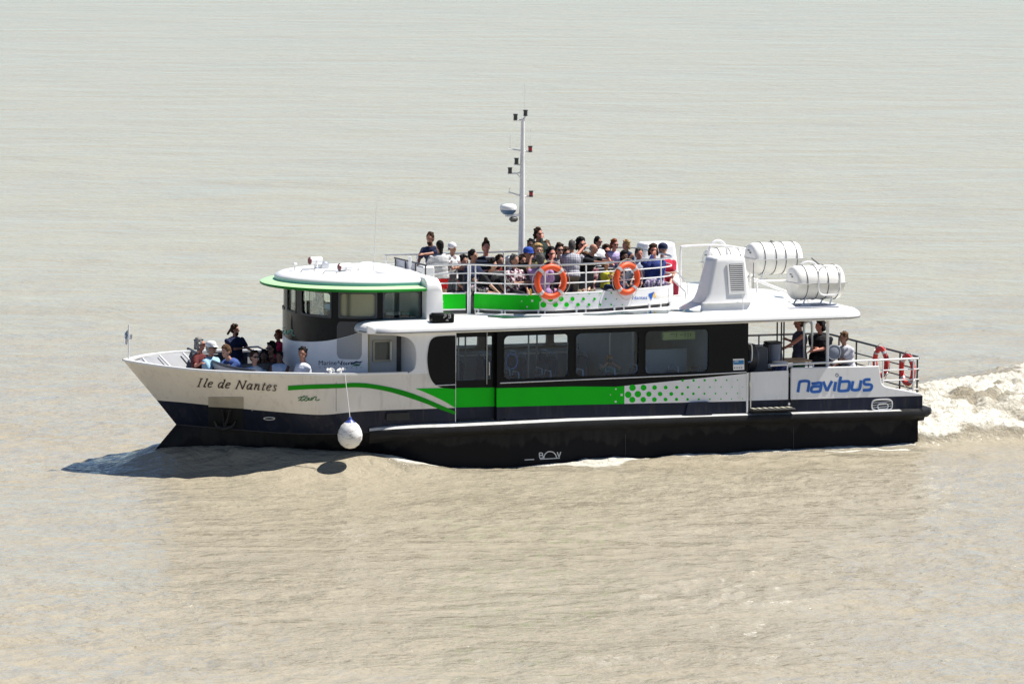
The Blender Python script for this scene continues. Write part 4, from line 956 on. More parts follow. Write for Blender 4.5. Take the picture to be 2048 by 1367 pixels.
# ================================================================== mast
mast = MB(); mx0 = -.12
mast.tube([(mx0 - .02, 0, 2.98), (mx0, 0, 4.9), (mx0 + .01, 0, 7.0)], [.075, .062, .038], 14); masto = mast.build('mast', M_WRAIL, boat, smooth=60)
g = MB(); g.tube([(mx0 - .22, 0, 3.0), (mx0 - .2, 0, 4.05)], .03); g.bbox((mx0 - .33, -.15, 3.0), (mx0 - .1, .15, 4.12), .04); g.build('mast_base', M_WHITE, masto)
def arm(pts, r=.016): g = MB(); g.tube([P3(x, y, 0) for x, y in pts], r, 8); return g.build('mast_arm', M_WRAIL, masto)
def lantern(x, y, m, v=0): 
    c = P3(x, y, v); g = MB(); cyl(g, c - Vector((0,0,.065)), c - Vector((0,0,.035)), .045); cyl(g, c + Vector((0,0,.04)), c + Vector((0,0,.065)), .05); o = g.build('mast_light', M_DRAIL, masto)
    g = MB(); cyl(g, c - Vector((0,0,.035)), c + Vector((0,0,.04)), .042); g.build('lens', m, o); return o
mk = mat('lantern_dark', (.03, .035, .03), .2); mr = mat('lantern_red', (.30, .01, .02), .2)
arm([(1028, 241), (1045, 240), (1051, 233)]); lantern(1031, 234, mk); lantern(1051, 226, mk)
arm([(1050, 222), (1050, 168)], .005); arm([(1016, 300), (1020, 298), (1044, 302), (1061, 304)]); lantern(1060.5, 298, mr); arm([(1020, 298), (1020, 270)], .004)
arm([(1028, 329), (1044, 330)]); lantern(1033, 322, mk); arm([(1016, 347), (1035, 347), (1044, 343)]); lantern(1020, 341, mk)
arm([(1035, 349), (1043, 358)], .01)
arm([(1017, 386), (1020, 385), (1042, 392), (1062, 393)]); lantern(1062, 387.5, mr); arm([(1018, 386), (1019, 376)], .006)
arm([(1060, 300), (1062, 255)], .004)
rc = P3(1016.5, 418, 0); g = MB(); n = 20
def disc(cn, prof): return [[Vector((cn.x + r*math.cos(t), cn.y + r*math.sin(t), cn.z + z)) for t in [2*math.pi*i/n for i in range(n)]] for r, z in prof]
g.loft(disc(rc, ((.175, -.01), (.178, .04), (.16, .085), (.12, .105), (.05, .115))), True, True); ro = g.build('radar', M_WHITE, masto, smooth=50)
g = MB(); g.loft(disc(rc, ((.10, -.11), (.155, -.06), (.17, -.012))), True, True); g.build('radar_base', mat('blue_grey_base', (.08, .17, .30), .4), ro)
g = MB(); g.box((rc.x - .05, -.05, rc.z - .16), (mx0, .05, rc.z - .11)); g.build('radar_bracket', M_WRAIL, masto)
c = P3(1028, 438, 0); g = MB(); g.bbox((c.x - .10, -.07, c.z - .06), (c.x + .08, .07, c.z + .06), .04); g.build('deck_lamp', mat('lamp_housing', (.12, .12, .11), .3), masto)
# ================================================================== roof aft: rails, ladder, cradles
g = MB(); g.tube(smooth_poly([P3(1362, 583, .9), P3(1361, 520, .9), P3(1362, 497, .9), P3(1370, 492, .9), P3(1430, 490, .9), P3(1470, 494, .9), P3(1500, 500, .9)], 4), .022); g.tube([P3(1500, 500, .9), P3(1500, 590, .9)], .02)
g.build('roof_hand_rail', M_WRAIL, boat)
g = MB(); g.tube([P3(1346, 560, -1.2), P3(1371, 584, -1.2), P3(1372, 600, -1.2)], .015); g.tube([P3(1350, 540, -.6), P3(1374, 566, -.6), P3(1375, 595, -.6)], .015); g.tube([P3(1346, 566, -1.2), P3(1346, 592, -1.2), P3(1363, 592, -1.2)], .010)
g.bbox((3.0, -1.25, 3.06), (3.25, -.5, 3.12), .01); g.build('roof_steps', M_STEEL, boat)
def canister(cx, cv_, cz, L=1.22, r=.40, label='', M_up=None, rail_side=True, hi=True):
    Mx = BM @ Matrix.Translation((cx, cv_, cz)); t = empty('life_raft', Mx, label, 'life raft', 'life raft canisters on the roof')
    def half(z0, z1, nm, m, rr):
        mb = MB(); rs = []
        for u_, k in ((-L/2, .80), (-L/2 + .02, .90), (-L/2 + .06, .96), (-L/2 + .10, 1), (L/2 - .10, 1), (L/2 - .05, .96), (L/2 - .02, .9), (L/2, .8)):
            rs.append([Vector((u_, rr*k*math.cos(R(a)), rr*k*math.sin(R(a)))) for a in [z0 + (z1 - z0)*i/16 for i in range(17)]])
        mb.loft(rs, True, True); o = mb.build(nm, m, t, smooth=40); return o
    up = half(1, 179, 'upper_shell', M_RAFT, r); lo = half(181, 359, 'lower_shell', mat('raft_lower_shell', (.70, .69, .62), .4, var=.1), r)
    g = MB(); g.loft([[Vector((u_, (r+.015)*k*s_, z)) for u_, k, s_, z in ((-L/2-.01, .9, -1, z), (L/2+.01, .9, -1, z), (L/2+.01, .9, 1, z), (-L/2-.01, .9, 1, z))] for z in (-.012, .012)], True, True)
    g.box((-L/2 - .015, -r - .015, -.012), (L/2 + .015, r + .015, .012)); g.build('flange', mat('raft_flange', (.62, .61, .58), .4), t)
    for u_ in (-L*.30, -L*.07, L*.13, L*.36):
        g = MB(); g.tube([(u_, (r+.006)*math.cos(R(a)), (r+.006)*math.sin(R(a))) for a in range(0, 360, 15)], .009, 6, closed=True); g.build('strap', M_STRAP, t)
    g = MB(); g.tube([(u_, s_*(r*.5), -r*.8) for u_, s_ in ((-L*.3, -1), (-L*.3, 1))], .02); 
    for u_ in (-L*.28, L*.28):
        g.tube([(u_ - .08, -r*.62, -r*1.28), (u_, -r*.5, -r*.86), (u_, r*.5, -r*.86), (u_ - .08, r*.62, -r*1.28)], .018); g.tube([(u_ - .1, -r*.62, -r*1.28), (u_ + .1, -r*.62, -r*1.28)], .018)
    g.build('cradle', M_WRAIL, t)
    g = MB(); g.box((-L/2 - .012, -.09, .12), (-L/2 + .03, -.02, .15)); g.box((-L/2 - .012, -.02, .17), (-L/2 + .03, .07, .19)); g.build('latch', M_STRAP, t)
    if rail_side: 
        g = MB(); g.tube([Vector((a + L*.12, -r - .05 + abs(b)*0, b + .04)) for a, b in rrect(-.25, -.28, .25, .33, .14, 5)], .018, closed=True); g.build('hoop', M_WRAIL, t)
    return t
canister(5.88, -1.80, 3.54, L=1.12, r=.365, label='nearest white life raft canister near the roof edge, with a hoop in front')
canister(5.76, .10, 3.90, label='middle white life raft canister, raised highest on its stand', L=1.14, r=.345, rail_side=False)
canister(5.50, 1.85, 3.66, r=.33, L=1.1, label='white life raft canister half hidden behind the louvred funnel', rail_side=False)
g = MB()
for a in (5.2, 6.3):
    for v_ in (-.3, .5): g.tube([(a, v_, 3.05), (a, v_, 3.52)], .022)
g.tube([(5.1, -.3, 3.45), (6.45, -.3, 3.45)], .02); g.tube([(5.1, -.32, 3.5), (6.1, -1.1, 3.06)], .03); g.build('raft_stand', M_WRAIL, boat)
g = MB(); hp = [(1418 + 18*math.cos(t), 505 - 24*math.sin(t)) for t in [math.pi*i/12 for i in range(13)]]
g.tube([P3(1421, 530, 1.2)] + [P3(a + 18, b, 1.2) for a, b in reversed(hp)] + [P3(1455, 530, 1.2)], .03); g.tube([(5.0, 1.2, 3.05), P3(1421, 530, 1.2)], .02); g.build('roof_hoop', M_WRAIL, boat)
g = MB(); ar = [(1617 + 22*math.cos(t), 545 - 22*math.sin(t)) for t in [math.pi*i/10 for i in range(11)]]
g.tube([P3(a, b, -.9) for a, b in ar], .02); g.tube([P3(1639, 545, -.9), P3(1641, 590, -.9)], .018); g.bbox(tuple(P3(1608, 548, -.9) + Vector((0, -.06, 0))), tuple(P3(1632, 530, -.9) + Vector((0, .06, 0))), .03); g.build('roof_lamp_frame', M_WRAIL, boat)
g = MB(); g.tube([P3(1623, 516, -.5), P3(1640, 530, -.5)], .014); g.tube([P3(1541, 481, .1), P3(1548, 484, .1), P3(1556, 490, .1)], .014); g.tube([P3(1507, 525, -.8), P3(1506, 578, -.8)], .009); g.build('roof_lines', M_STRAP, boat)
g = MB(); g.box((5.05, -2.3, 3.052), (6.25, -1.35, 3.06)); g.build('raft_shade_sheet', mat('raft_shade_grey', (.42, .44, .52), .7), boat)  # bluish-grey sheet painting the shade on the roof under the nearest raft
g = MB(); g.tube([(3.99, -2.53, .9), (3.99, -2.545, 1.75)], .03); g.tube([(3.96, -2.56, 2.83), (3.985, -2.3, 3.06), (3.99, -2.25, 3.4)], .008); g.tube([(4.02, -2.56, 2.83), (4.04, -2.3, 3.06)], .008); g.build('corner_post', M_WRAIL, boat)
# ================================================================== after deck
NR = [(loc(1520, 736, -2.45)[0], -2.45, 1.87)]
rz = 1.905
stern_path = [(5.0, -2.46), (6.5, -2.46), (7.9, -2.46)]
g = MB(); g.tube([(4.55, -2.46, 1.875), (6.5, -2.46, 1.90), (8.03, -2.44, 1.905)], .022)
for z in (1.68, 1.46, 1.25): g.tube([(7.05, -2.46, z), (8.03, -2.44, z)], .014)
nro = g.build('port_rail', M_WRAIL, boat)
for u_, z0 in ((4.95, 1.75), (5.55, 1.77), (7.0, 1.75), (7.18, 1.3), (7.9, 1.1), (6.85, 1.77)):
    g = MB(); g.tube([(u_, -2.46, z0), (u_, -2.46, 1.9)], .016); g.build('post', M_WRAIL, nro)
g = MB(); g.tube([(8.03, -2.44, 1.905), (8.12, -2.2, 1.91), (8.15, 0, 1.93), (8.15, 2.2, 1.96), (8.05, 2.45, 1.97)], .024)
for z in (1.65, 1.42, 1.2): g.tube([(8.03, -2.44, z), (8.12, -2.2, z), (8.15, 2.2, z + .04), (8.05, 2.45, z + .04)], .015)
sro = g.build('stern_rail', M_DRAIL, boat)  # dark colour puts the shade on these rails into the material
for v_ in (-2.15, -1.3, -.1, .9, 1.8): g = MB(); g.tube([(8.14, v_, .85), (8.14, v_, 1.93)], .02); g.build('post', M_DRAIL, sro)
g = MB(); g.tube([(8.05, 2.45, 1.97), (4.0, 2.46, 1.99)], .024)
for z in (1.69,): g.tube([(8.05, 2.45, z), (4.0, 2.46, z)], .014)
fro = g.build('starboard_rail', M_DRAIL, boat)  # same painted shade as the stern rail
for u_ in (7.4, 6.5, 5.7, 5.2, 4.95, 4.3): g = MB(); g.tube([(u_, 2.46, 1.7), (u_, 2.46, 1.98)], .018); g.build('post', M_DRAIL, fro)
# roof props
pr0 = MB(); c = P3(1655, 700, -2.3); pr0.tube([(c.x, -2.3, .85), (c.x, -2.3, 2.84)], .035); pr0.build('roof_post', M_WRAIL, boat)
for x in (1554, 1562.5, 1567.5):
    g = MB(); c = P3(x, 700, -1.3); g.tube([(c.x, -1.3, 1.55), (c.x, -1.3, 2.82)], .018); g.build('roof_post', M_DRAIL, boat)
g = MB(); g.tube(smooth_poly([P3(1608, 720, -.6), P3(1608, 655, -.6), P3(1612, 644, -.6), P3(1620, 643, -.6), P3(1624, 652, -.6), P3(1624, 700, -.6)], 4), .03); g.build('bent_exhaust_pipe', M_STEEL, boat)
# machinery cabinet with grab rail, drum, bin, table, buoyant tub
g = MB(); a = loc(1500, 720, -1.6)[0]; b = loc(1533, 720, -1.6)[0]; g.bbox((a, -1.7, .85), (b, -.9, 2.18), .03); cb = g.build('machinery_cabinet', mat('cabinet_grey', (.11, .115, .125), .5, var=.15), boat)
g = MB(); g.tube(smooth_poly([P3(1497, 687, -2.2), P3(1503, 690, -2.2), P3(1504, 712, -2.2), P3(1502, 722, -2.2), P3(1495, 724, -2.2)], 4), .018); g.build('grab_rail', M_STEEL, boat)
g = MB(); g.loft([[Vector((u_, -1.95 + r*math.cos(t), 2.0 + r*math.sin(t)*1.15)) for t in [2*math.pi*i/14 for i in range(14)]] for u_, r in ((4.15, .2), (4.2, .26), (4.38, .26), (4.44, .2))], True, True); g.build('fan_housing', M_DRAIL, boat, smooth=40)
def placed(name, u, v, z, label, cat, group=None): return empty(name, BM @ Matrix.Translation((u, v, z)), label, cat, group)
t = placed('litter_bin', loc(1550, 690, -1.5)[0], -1.45, 1.80, 'grey upright bin with black lid beside the thin roof posts on the after deck', 'bin')
g = MB(); g.loft([[Vector((r*math.cos(q), r*math.sin(q), z)) for q in [2*math.pi*i/14 for i in range(14)]] for r, z in ((.13, 0), (.15, .42))], True, True); g.build('bin_body', mat('bin_grey', (.22, .24, .30), .5), t, smooth=40)
g = MB(); g.bbox((-.19, -.16, .42), (.14, .16, .47), .02); g.bbox((-.2, -.14, 0), (-.15, .14, .42), .01); g.build('lid', M_DRAIL, t)
t = placed('storage_drum', loc(1560, 725, -1.75)[0], -1.75, .85, 'dark blue patterned drum standing below the thin roof posts', 'drum')
g = MB(); g.loft([[Vector((r*math.cos(q), r*math.sin(q), z)) for q in [2*math.pi*i/16 for i in range(16)]] for r, z in ((.14, 0), (.16, .1), (.165, .3), (.165, .9), (.15, .97))], True, True); g.build('drum_body', cloth('drum_print', (.05, .06, .14), (.14, .15, .28), 'floral', 14), t, smooth=40)
g = MB(); g.loft([[Vector((r*math.cos(q), r*math.sin(q), z)) for q in [2*math.pi*i/16 for i in range(16)]] for r, z in ((.17, .97), (.17, 1.01), (.1, 1.03))], True, True); g.build('lid', M_WRAIL, t, smooth=40)
t = placed('folding_table', 5.75, -1.0, .85, 'small light wooden folding table between the drum and the standing passengers', 'table')
g = MB(); g.bbox((-.32, -.3, .93), (.32, .3, .97), .01); g.build('table_top', mat('light_wood', (.50, .33, .20), .6, var=.2), t)
for sx in (-.26, .26):
    for sy in (-.22, .22): g = MB(); g.tube([(sx, sy, 0), (sx, sy, .93)], .015, 6); g.build('leg', M_DRAIL, t)
g = MB(); g.bbox((5.6, 1.5, .85), (7.3, 2.2, 1.35), .03); g.build('deck_box', M_DRAIL, boat)
g = MB(); g.bbox((5.2, -.2, .85), (7.4, .5, 1.55), .05); g.build('engine_casing', M_DRAIL, boat)
g = MB(); g.tube([(5.0, -2.2, 1.62), (7.2, -2.2, 1.70)], .04); g.build('stowed_pole', mat('pole_paint', (.35, .36, .33), .5), boat)
t = placed('round_tub', loc(1666, 695, -.9)[0], -.9, 1.93, 'pale round tub resting on the dark casing behind the white roof post', 'tub')
g = MB(); g.loft([[Vector((.15*k*math.cos(q), z, .15*k*math.sin(q))) for q in [2*math.pi*i/18 for i in range(18)]] for k, z in ((.8, -.06), (1, -.04), (1, .12), (.9, .14))], True, True); g.build('tub_body', mat('tub_lilac', (.24, .26, .31), .5), t, smooth=40)
g = MB(); g.tube([Vector((.155*math.cos(q), -.05, .155*math.sin(q))) for q in [2*math.pi*i/18 for i in range(18)]], .014, closed=True); g.build('rim', M_STEEL, t)
# ================================================================== cabin interior
def seat_proto():
    mb = MB(); mb.bbox((-.22, -.22, .38), (.22, .22, .46), .04); s_ = mb.build('seat', M_SEATB, boat)
    mb = MB(); mb.bbox((.18, -.21, .46), (.26, .21, 1.02), .05); b_ = mb.build('backrest', M_SEATB, s_)
    mb = MB(); mb.tube([(.23, -.2, 1.0), (.24, -.15, 1.12), (.24, .15, 1.12), (.23, .2, 1.0)], .017); mb.build('handle', mat('pale_blue_handle', (.28, .45, .6), .3), s_)
    mb = MB(); mb.tube([(0, 0, 0), (0, 0, .38)], .03); mb.build('leg', M_DGREY, s_); return s_
sp0 = seat_proto(); first = True
for ui in range(7):
    for v_ in (-1.95, -1.45, 1.3, 1.85):
        u_ = -1.25 + ui*.72
        if abs(u_ - 1.2) < .1 and v_ < 0: continue
        if first: s_ = sp0; first = False
        else:
            s_ = sp0.copy(); COL.objects.link(s_); s_.parent = boat
            for ch in list(sp0.children): c_ = ch.copy(); COL.objects.link(c_); c_.parent = s_
        s_.location = (u_, v_, .76)
for i, (u_, v_) in enumerate(((-2.0, -1.2), (-.35, -1.0), (.6, .9), (1.45, -1.1), (2.2, .8), (-1.0, 1.0), (.3, -1.6))):
    g = MB(); g.tube([(u_, v_, .76), (u_, v_, 2.8)], .02); g.build('grab_pole', mat('pole_grey', (.40, .44, .46), .3), boat)
g = MB(); g.tube([(-2.3, 2.2, 1.78), (2.9, 2.2, 1.78)], .02); g.tube([(-2.3, -2.3, 1.72), (-1.7, -2.3, 1.72)], .014); g.build('window_rail', M_WRAIL, boat)
g = MB(); g.box((2.0, -1.0, .76), (2.05, 2.2, 2.8)); g.box((3.3, -2.4, .76), (3.35, 2.4, 2.8)); g.box((2.0, 1.9, .76), (3.3, 1.95, 2.8)); g.build('cabin_partition', M_INT, boat)
g = MB(); g.box((2.05, -1.62, .76), (3.0, -1.58, 2.2)); g.build('wc_wall', mat('wc_lining', (.23, .30, .36), .6), boat)
g = MB(); c0 = P3(1327, 680, -1.9); c1 = P3(1391, 662, -1.9); g.bbox((c0.x, -1.9, c0.z), (c1.x, -1.8, c1.z), .01); dso = g.build('display_sign', mat('display_green_panel', (.16, .21, .09), .4, emit=(.012, .02, .006)), boat)
strokes('display_marks', [[(1340, 668), (1350, 668)], [(1353, 665), (1353, 674)], [(1360, 669), (1366, 668.8)], [(1370, 665), (1370, 674)], [(1376, 665), (1376, 674)], [(1381, 666), (1381, 673)]], fl(-1.91), 1.6, mat('display_marks_dark', (.03, .05, .02), .5), dso, k=2)
g = MB(); g.tube(ringpts(P3(1023, 722, -2.2), .13, .16, 20, 1), .018, closed=True); g.build('blue_hoop', mat('blue_hoop_paint', (.03, .12, .35), .4), boat)
# ================================================================== foredeck
js = MB(); js.tube([Vector((-8.80, 0, 2.2)), Vector((-8.80, 0, 2.93))], .016, 8); jo = js.build('jackstaff', M_WRAIL, boat)
fg = MB(); nx = 9
def fpt(i, j):
    a = i/(nx-1); return Vector((-8.80 - .02 - a*.09 + .02*math.sin(a*7), .05*math.sin(a*6) - .0, 2.80 - j*.13 - a*.05 + (.02*math.sin(a*9 + j))))
for i in range(nx-1):
    for j in range(2): fg.add([fpt(i, j), fpt(i+1, j), fpt(i+1, j+1), fpt(i, j+1)], [(0,1,2,3)], 0 if j == 0 else 1)
for i in range(4): fg.add([Vector((-8.79 + .02*i, .01*i, 2.72 - .01*i)), Vector((-8.77 + .02*i, .01*i, 2.73)), Vector((-8.77 + .02*i, .02*i, 2.62)), Vector((-8.79 + .02*i, .02*i, 2.61))], [(0,1,2,3)], i % 2)
fgo = fg.build('pennant', [cloth('pennant_cloth', (.10, .22, .36), (.7, .72, .72), 'floral', 30), cloth('pennant_white', (.7, .7, .7))], jo, smooth=60, recalc=False)
for u_, sg in ((-8.35, 1), (-7.75, 1), (-7.1, 1), (-8.35, -1), (-7.8, -1)):
    a_ = cv(GUN, u_); b_ = cv(NAV, u_ + .75); g = MB(); g.tube([(u_ + .1, sg*(a_[1] - .16), a_[2]), (u_ + .75, sg*max(.02, b_[1] - .3), 1.3)], .022); g.build('bulwark_brace', M_WRAIL, boat)
g = MB(); g.bbox((-7.75, -.3, 1.23), (-7.35, .2, 1.62), .04); g.bbox((-7.8, -.3, 1.62), (-7.5, 0, 1.78), .05); g.tube([(-7.9, -.6, 1.78), (-7.1, -.1, 1.85)], .03); g.build('windlass', M_DRAIL, boat)
g = MB()
for v_ in (-.75, .75):
    for u_ in (-7.35, -7.2): g.tube([(u_, v_*.8, 1.23), (u_, v_*.8, 1.85)], .045)
g.tube([(-7.4, -.6, 1.7), (-7.15, -.6, 1.7)], .02); g.build('mooring_bitts', M_GREY, boat)
# curved passenger coaming
cp = [Vector((*locw(x, y, 2.08), 0)) for x, y in ((508, 744), (482, 740.5), (452, 734), (428, 726), (410, 718), (396, 710), (385, 704))]
for p in cp: p.y = max(p.y, -(cv(GUN, p.x)[1] - .22))
cpt = smooth_poly([cp[0], cp[1], cp[2], cp[3], cp[4], cp[5], cp[6], Vector((cp[6].x + .05, cp[6].y + .5, 0))], 5)
g = MB(); ins = [Vector((.12, .42*min(1, abs(p.y)/1.2), 0)) for p in cpt]; g.loft([[p + i_ + Vector((0, 0, 1.24)) for p, i_ in zip(cpt, ins)], [p + Vector((0, 0, 2.08)) for p in cpt], [p + Vector((.04, .04, 2.08)) for p in cpt], [p + i_ + Vector((.04, .04, 1.24)) for p, i_ in zip(cpt, ins)]], False, False); co_ = g.build('foredeck_coaming', mat('coaming_grey', (.36, .37, .40), .5, var=.08), boat, recalc=True)
g = MB(); g.tube([p + Vector((.02, .02, 2.10)) for p in cpt], .032); g.build('coaming_cap', M_DRAIL, co_)
for (u0, u1, v, f) in ((-6.9, -5.7, 1.35, -1), (-6.9, -5.6, -.75, -1)): bench(boat, u0, u1, v, 1.22, f, seat_h=.45)
g = MB()
for i in range(5): g.tube([P3(500 + i*7, 697 + i*1.5, 1.6), P3(508 + i*5, 722, 1.6)], .012, 6)
g.tube([P3(496, 694, 1.6), P3(516, 693, 1.6), P3(534, 703, 1.6), P3(540, 722, 1.6)], .02); g.build('boarding_rack', M_WRAIL, boat)
# fairlead / rope bundle on the gunwale, fender rope
g = MB(); rnd = random.Random(3)
c = P3(672, 744, -2.42)
for i in range(9):
    a = Vector((rnd.uniform(-.16, .16), rnd.uniform(-.06, .06), rnd.uniform(0, .06))); g.tube(smooth_poly([c + a, c + a + Vector((rnd.uniform(-.12, .12), .03, .03)), c + a + Vector((rnd.uniform(-.15, .15), -.02, 0))], 4), .013, 6)
g.tube([c + Vector((-.12, 0, -.03)), c + Vector((-.12, 0, .05))], .03); g.tube([c + Vector((.1, 0, -.03)), c + Vector((.1, 0, .05))], .03); g.build('mooring_cleat', mat('cleat_white', (.7, .7, .68), .5), boat)
# ================================================================== things hung on the boat
t = placed('round_fender', loc(700, 868, -2.78)[0], -2.78, loc(700, 869, -2.78)[1], 'big white ball fender with blue neck hanging on a rope from the port gunwale', 'fender')
g = MB(); prof = [(0.0, -.285), (.10, -.265), (.19, -.20), (.245, -.10), (.255, 0), (.235, .09), (.185, .19), (.12, .25), (.075, .28)]
n = 22; g.loft([[Vector((max(r, .002)*math.cos(2*math.pi*i/n), max(r, .002)*math.sin(2*math.pi*i/n), z)) for i in range(n)] for r, z in prof], True, True)
fm = mat('fender_vinyl', (.74, .73, .70), .45); nt = fm.node_tree; bb_ = nt.nodes['Principled BSDF']; tc = nt.nodes.new('ShaderNodeTexCoord'); mp = nt.nodes.new('ShaderNodeMapping'); mp.inputs['Scale'].default_value = (1, 1, 3); nn = nt.nodes.new('ShaderNodeTexNoise'); nn.inputs['Scale'].default_value = 4; nn.inputs['Detail'].default_value = 8; nn.inputs['Roughness'].default_value = .7
nt.links.new(tc.outputs['Object'], mp.inputs[0]); nt.links.new(mp.outputs[0], nn.inputs['Vector']); cr = nt.nodes.new('ShaderNodeValToRGB'); cr.color_ramp.elements[0].position = .33; cr.color_ramp.elements[0].color = (.16, .12, .07, 1); cr.color_ramp.elements[1].position = .47; cr.color_ramp.elements[1].color = (.74, .73, .71, 1)
nt.links.new(nn.outputs['Fac'], cr.inputs[0]); nt.links.new(cr.outputs[0], bb_.inputs['Base Color'])
g.build('fender_ball', fm, t, smooth=70)
g = MB(); g.loft([[Vector((r*math.cos(2*math.pi*i/14), r*math.sin(2*math.pi*i/14), z)) for i in range(14)] for r, z in ((.125, .245), (.08, .285), (.04, .32), (.035, .36))], True, True); g.build('fender_neck', mat('fender_blue', (.05, .08, .30), .4), t, smooth=60)
g = MB(); e0 = Vector((0, 0, .34)); fo = Vector((t.matrix_world.translation)); fl_loc = BMI @ fo
p1 = P3(690, 750, -2.53) - fl_loc; p2 = P3(684, 750, -2.53) - fl_loc
g.tube([e0, e0.lerp(p1, .5) + Vector((.0, 0, 0)), p1], .009, 6); g.tube([p1, p1 + Vector((0, .08, .03))], .009, 6); g.build('rope', M_WTXT, t)
def life_ring(u, v, w_, rz, label, m, ax=(0, 1, 0), Rr=.31, r=.062, tilt=0):
    Mx = BM @ Matrix.Translation((u, v, w_)) @ Matrix.Rotation(rz, 4, 'Z') @ Matrix.Rotation(tilt, 4, 'X'); t = empty('life_ring', Mx, label, 'life ring', 'life rings on the rails')
    g = MB(); N = 40; g.tube([(Rr*math.cos(2*math.pi*i/N), 0, Rr*math.sin(2*math.pi*i/N)) for i in range(N)], r, 14, closed=True); g.build('ring', m, t, smooth=60)
    for a in (45, 135, 225, 315):
        g = MB(); ps = [(Rr*math.cos(R(a + d)), 0, Rr*math.sin(R(a + d))) for d in (-6, -2, 2, 6)]; g.tube(ps, r + .005, 14); g.build('tape_band', M_TAPE, t, smooth=60)
    g = MB(); pts = []
    for i in range(48):
        a = 2*math.pi*i/48; k = abs(math.sin(2*(a - math.pi/4))); rr = Rr + r + .01 + .05*k; pts.append((rr*math.cos(a), -.02 if a > 3 else -.01, rr*math.sin(a) - (.03*k if math.sin(a) < 0 else 0)))
    g.tube(pts, .007, 6, closed=True); g.build('grab_line', M_ROPE, t); return t
def ringat(x, y, off=.10):
    p = near_at(x); q = plan_off(NP, off); i = min(range(len(NP)), key=lambda k: (NP[k] - p).length); q0, q1 = q[max(i-1, 0)], q[min(i+1, len(q)-1)]; ang = math.atan2(q1.y - q0.y, q1.x - q0.x); c = q[i]
    y0 = px(c.x, c.y, 3)[1]; y1 = px(c.x, c.y, 4)[1]; return c.x, c.y, 3 + (y - y0)/(y1 - y0), ang
u_, v_, w_, a_ = ringat(1099, 563); life_ring(u_, v_, w_, a_ + .1, 'orange life ring on the upper rail, left of the two, above the green dots', M_ORANGE)
u_, v_, w_, a_ = ringat(1251, 557); life_ring(u_, v_, w_, a_, 'orange life ring on the upper rail, right of the two, near the small blue lettering', M_ORANGE, Rr=.29)
life_ring(8.04, -1.87, 1.60, R(90), 'red life ring on the stern rail at the port corner, the rightmost ring', M_RED, Rr=.29, r=.055)
life_ring(8.04, -.55, 1.63, R(90), 'red life ring on the stern rail, inboard of the corner ring', M_RED, Rr=.29, r=.055)
g = MB(); g.tube([P3(1061, 578, -2.02), P3(1062, 590, -2.0)], .02); g.build('ring_light', M_YEL, boat)
# ================================================================== people
PEND = []                                            # meshes waiting for their remesh modifiers
SKIN = {'a': mat('skin_fair', (.50, .27, .19), .55, var=.12, vs=12), 'b': mat('skin_tan', (.36, .17, .11), .55, var=.12, vs=12), 'c': mat('skin_brown', (.12, .055, .035), .55, var=.12, vs=12), 'd': mat('skin_red', (.55, .22, .15), .55, var=.12, vs=12)}
def hairm(c): return mat('hair_%d_%d_%d' % tuple(int(x*1000) for x in c), c, .75, var=.5, vs=25, bump=.6, bs=40, spec=.15)
H_BLK = hairm((.010, .008, .008)); H_BRN = hairm((.045, .022, .012)); H_LBR = hairm((.13, .07, .035)); H_BLD = hairm((.40, .27, .12)); H_GRY = hairm((.30, .29, .27)); H_RED = hairm((.20, .055, .022)); H_DGR = hairm((.09, .085, .08))
DARKG = mat('sunglass_black', (.008, .008, .01), .15); EYEM = mat('eye_dark', (.03, .02, .02), .3)
def remesh_part(mb, name, m, parent, vox, sm=2, f=.5):
    o = mb.build(name, m, parent, smooth=None, recalc=False)
    md = o.modifiers.new('r', 'REMESH'); md.mode = 'VOXEL'; md.voxel_size = vox; md.use_smooth_shade = True
    if sm: s_ = o.modifiers.new('s', 'SMOOTH'); s_.iterations = sm; s_.factor = f
    PEND.append((o, m)); return o
def ik(S, Hd, a, b, pole):
    d = Hd - S; L = min(d.length, (a + b)*.995); d = d.normalized()*L; x = (a*a - b*b + L*L)/(2*L); h = math.sqrt(max(a*a - x*x, 0)); n = d.normalized(); p = (pole - n*pole.dot(n))
    p = p.normalized() if p.length > 1e-4 else n.orthogonal(); return S + n*x + p*h, S + d
ARM = {'down': ((.03, .27, -.54), (-.3, .2, 0)), 'lap': ((.34, .07, -.42), (-.2, .5, -.5)), 'cross': ((.24, -.10, -.26), (0, .6, -.8)), 'chin': ((.17, .04, .10), (.1, .6, -1)), 'rail': ((.42, .16, -.30), (-.4, .4, -.6)),
       'fwd': ((.50, .14, -.12), (-.1, .5, -.6)), 'out': ((.12, .60, -.22), (-.4, 0, -.6)), 'face': ((.20, .05, .14), (.2, .8, -.6)), 'knee': ((.42, .16, -.50), (-.2, .5, -.3)), 'hip': ((.05, .26, -.40), (-.4, .8, 0)), 'up': ((.20, .32, .20), (-.1, .5, -.6)), 'low': ((.45, .10, -.55), (-.1, .5, 0)), 'back': ((-.3, .3, -.3), (-.6, .4, 0))}
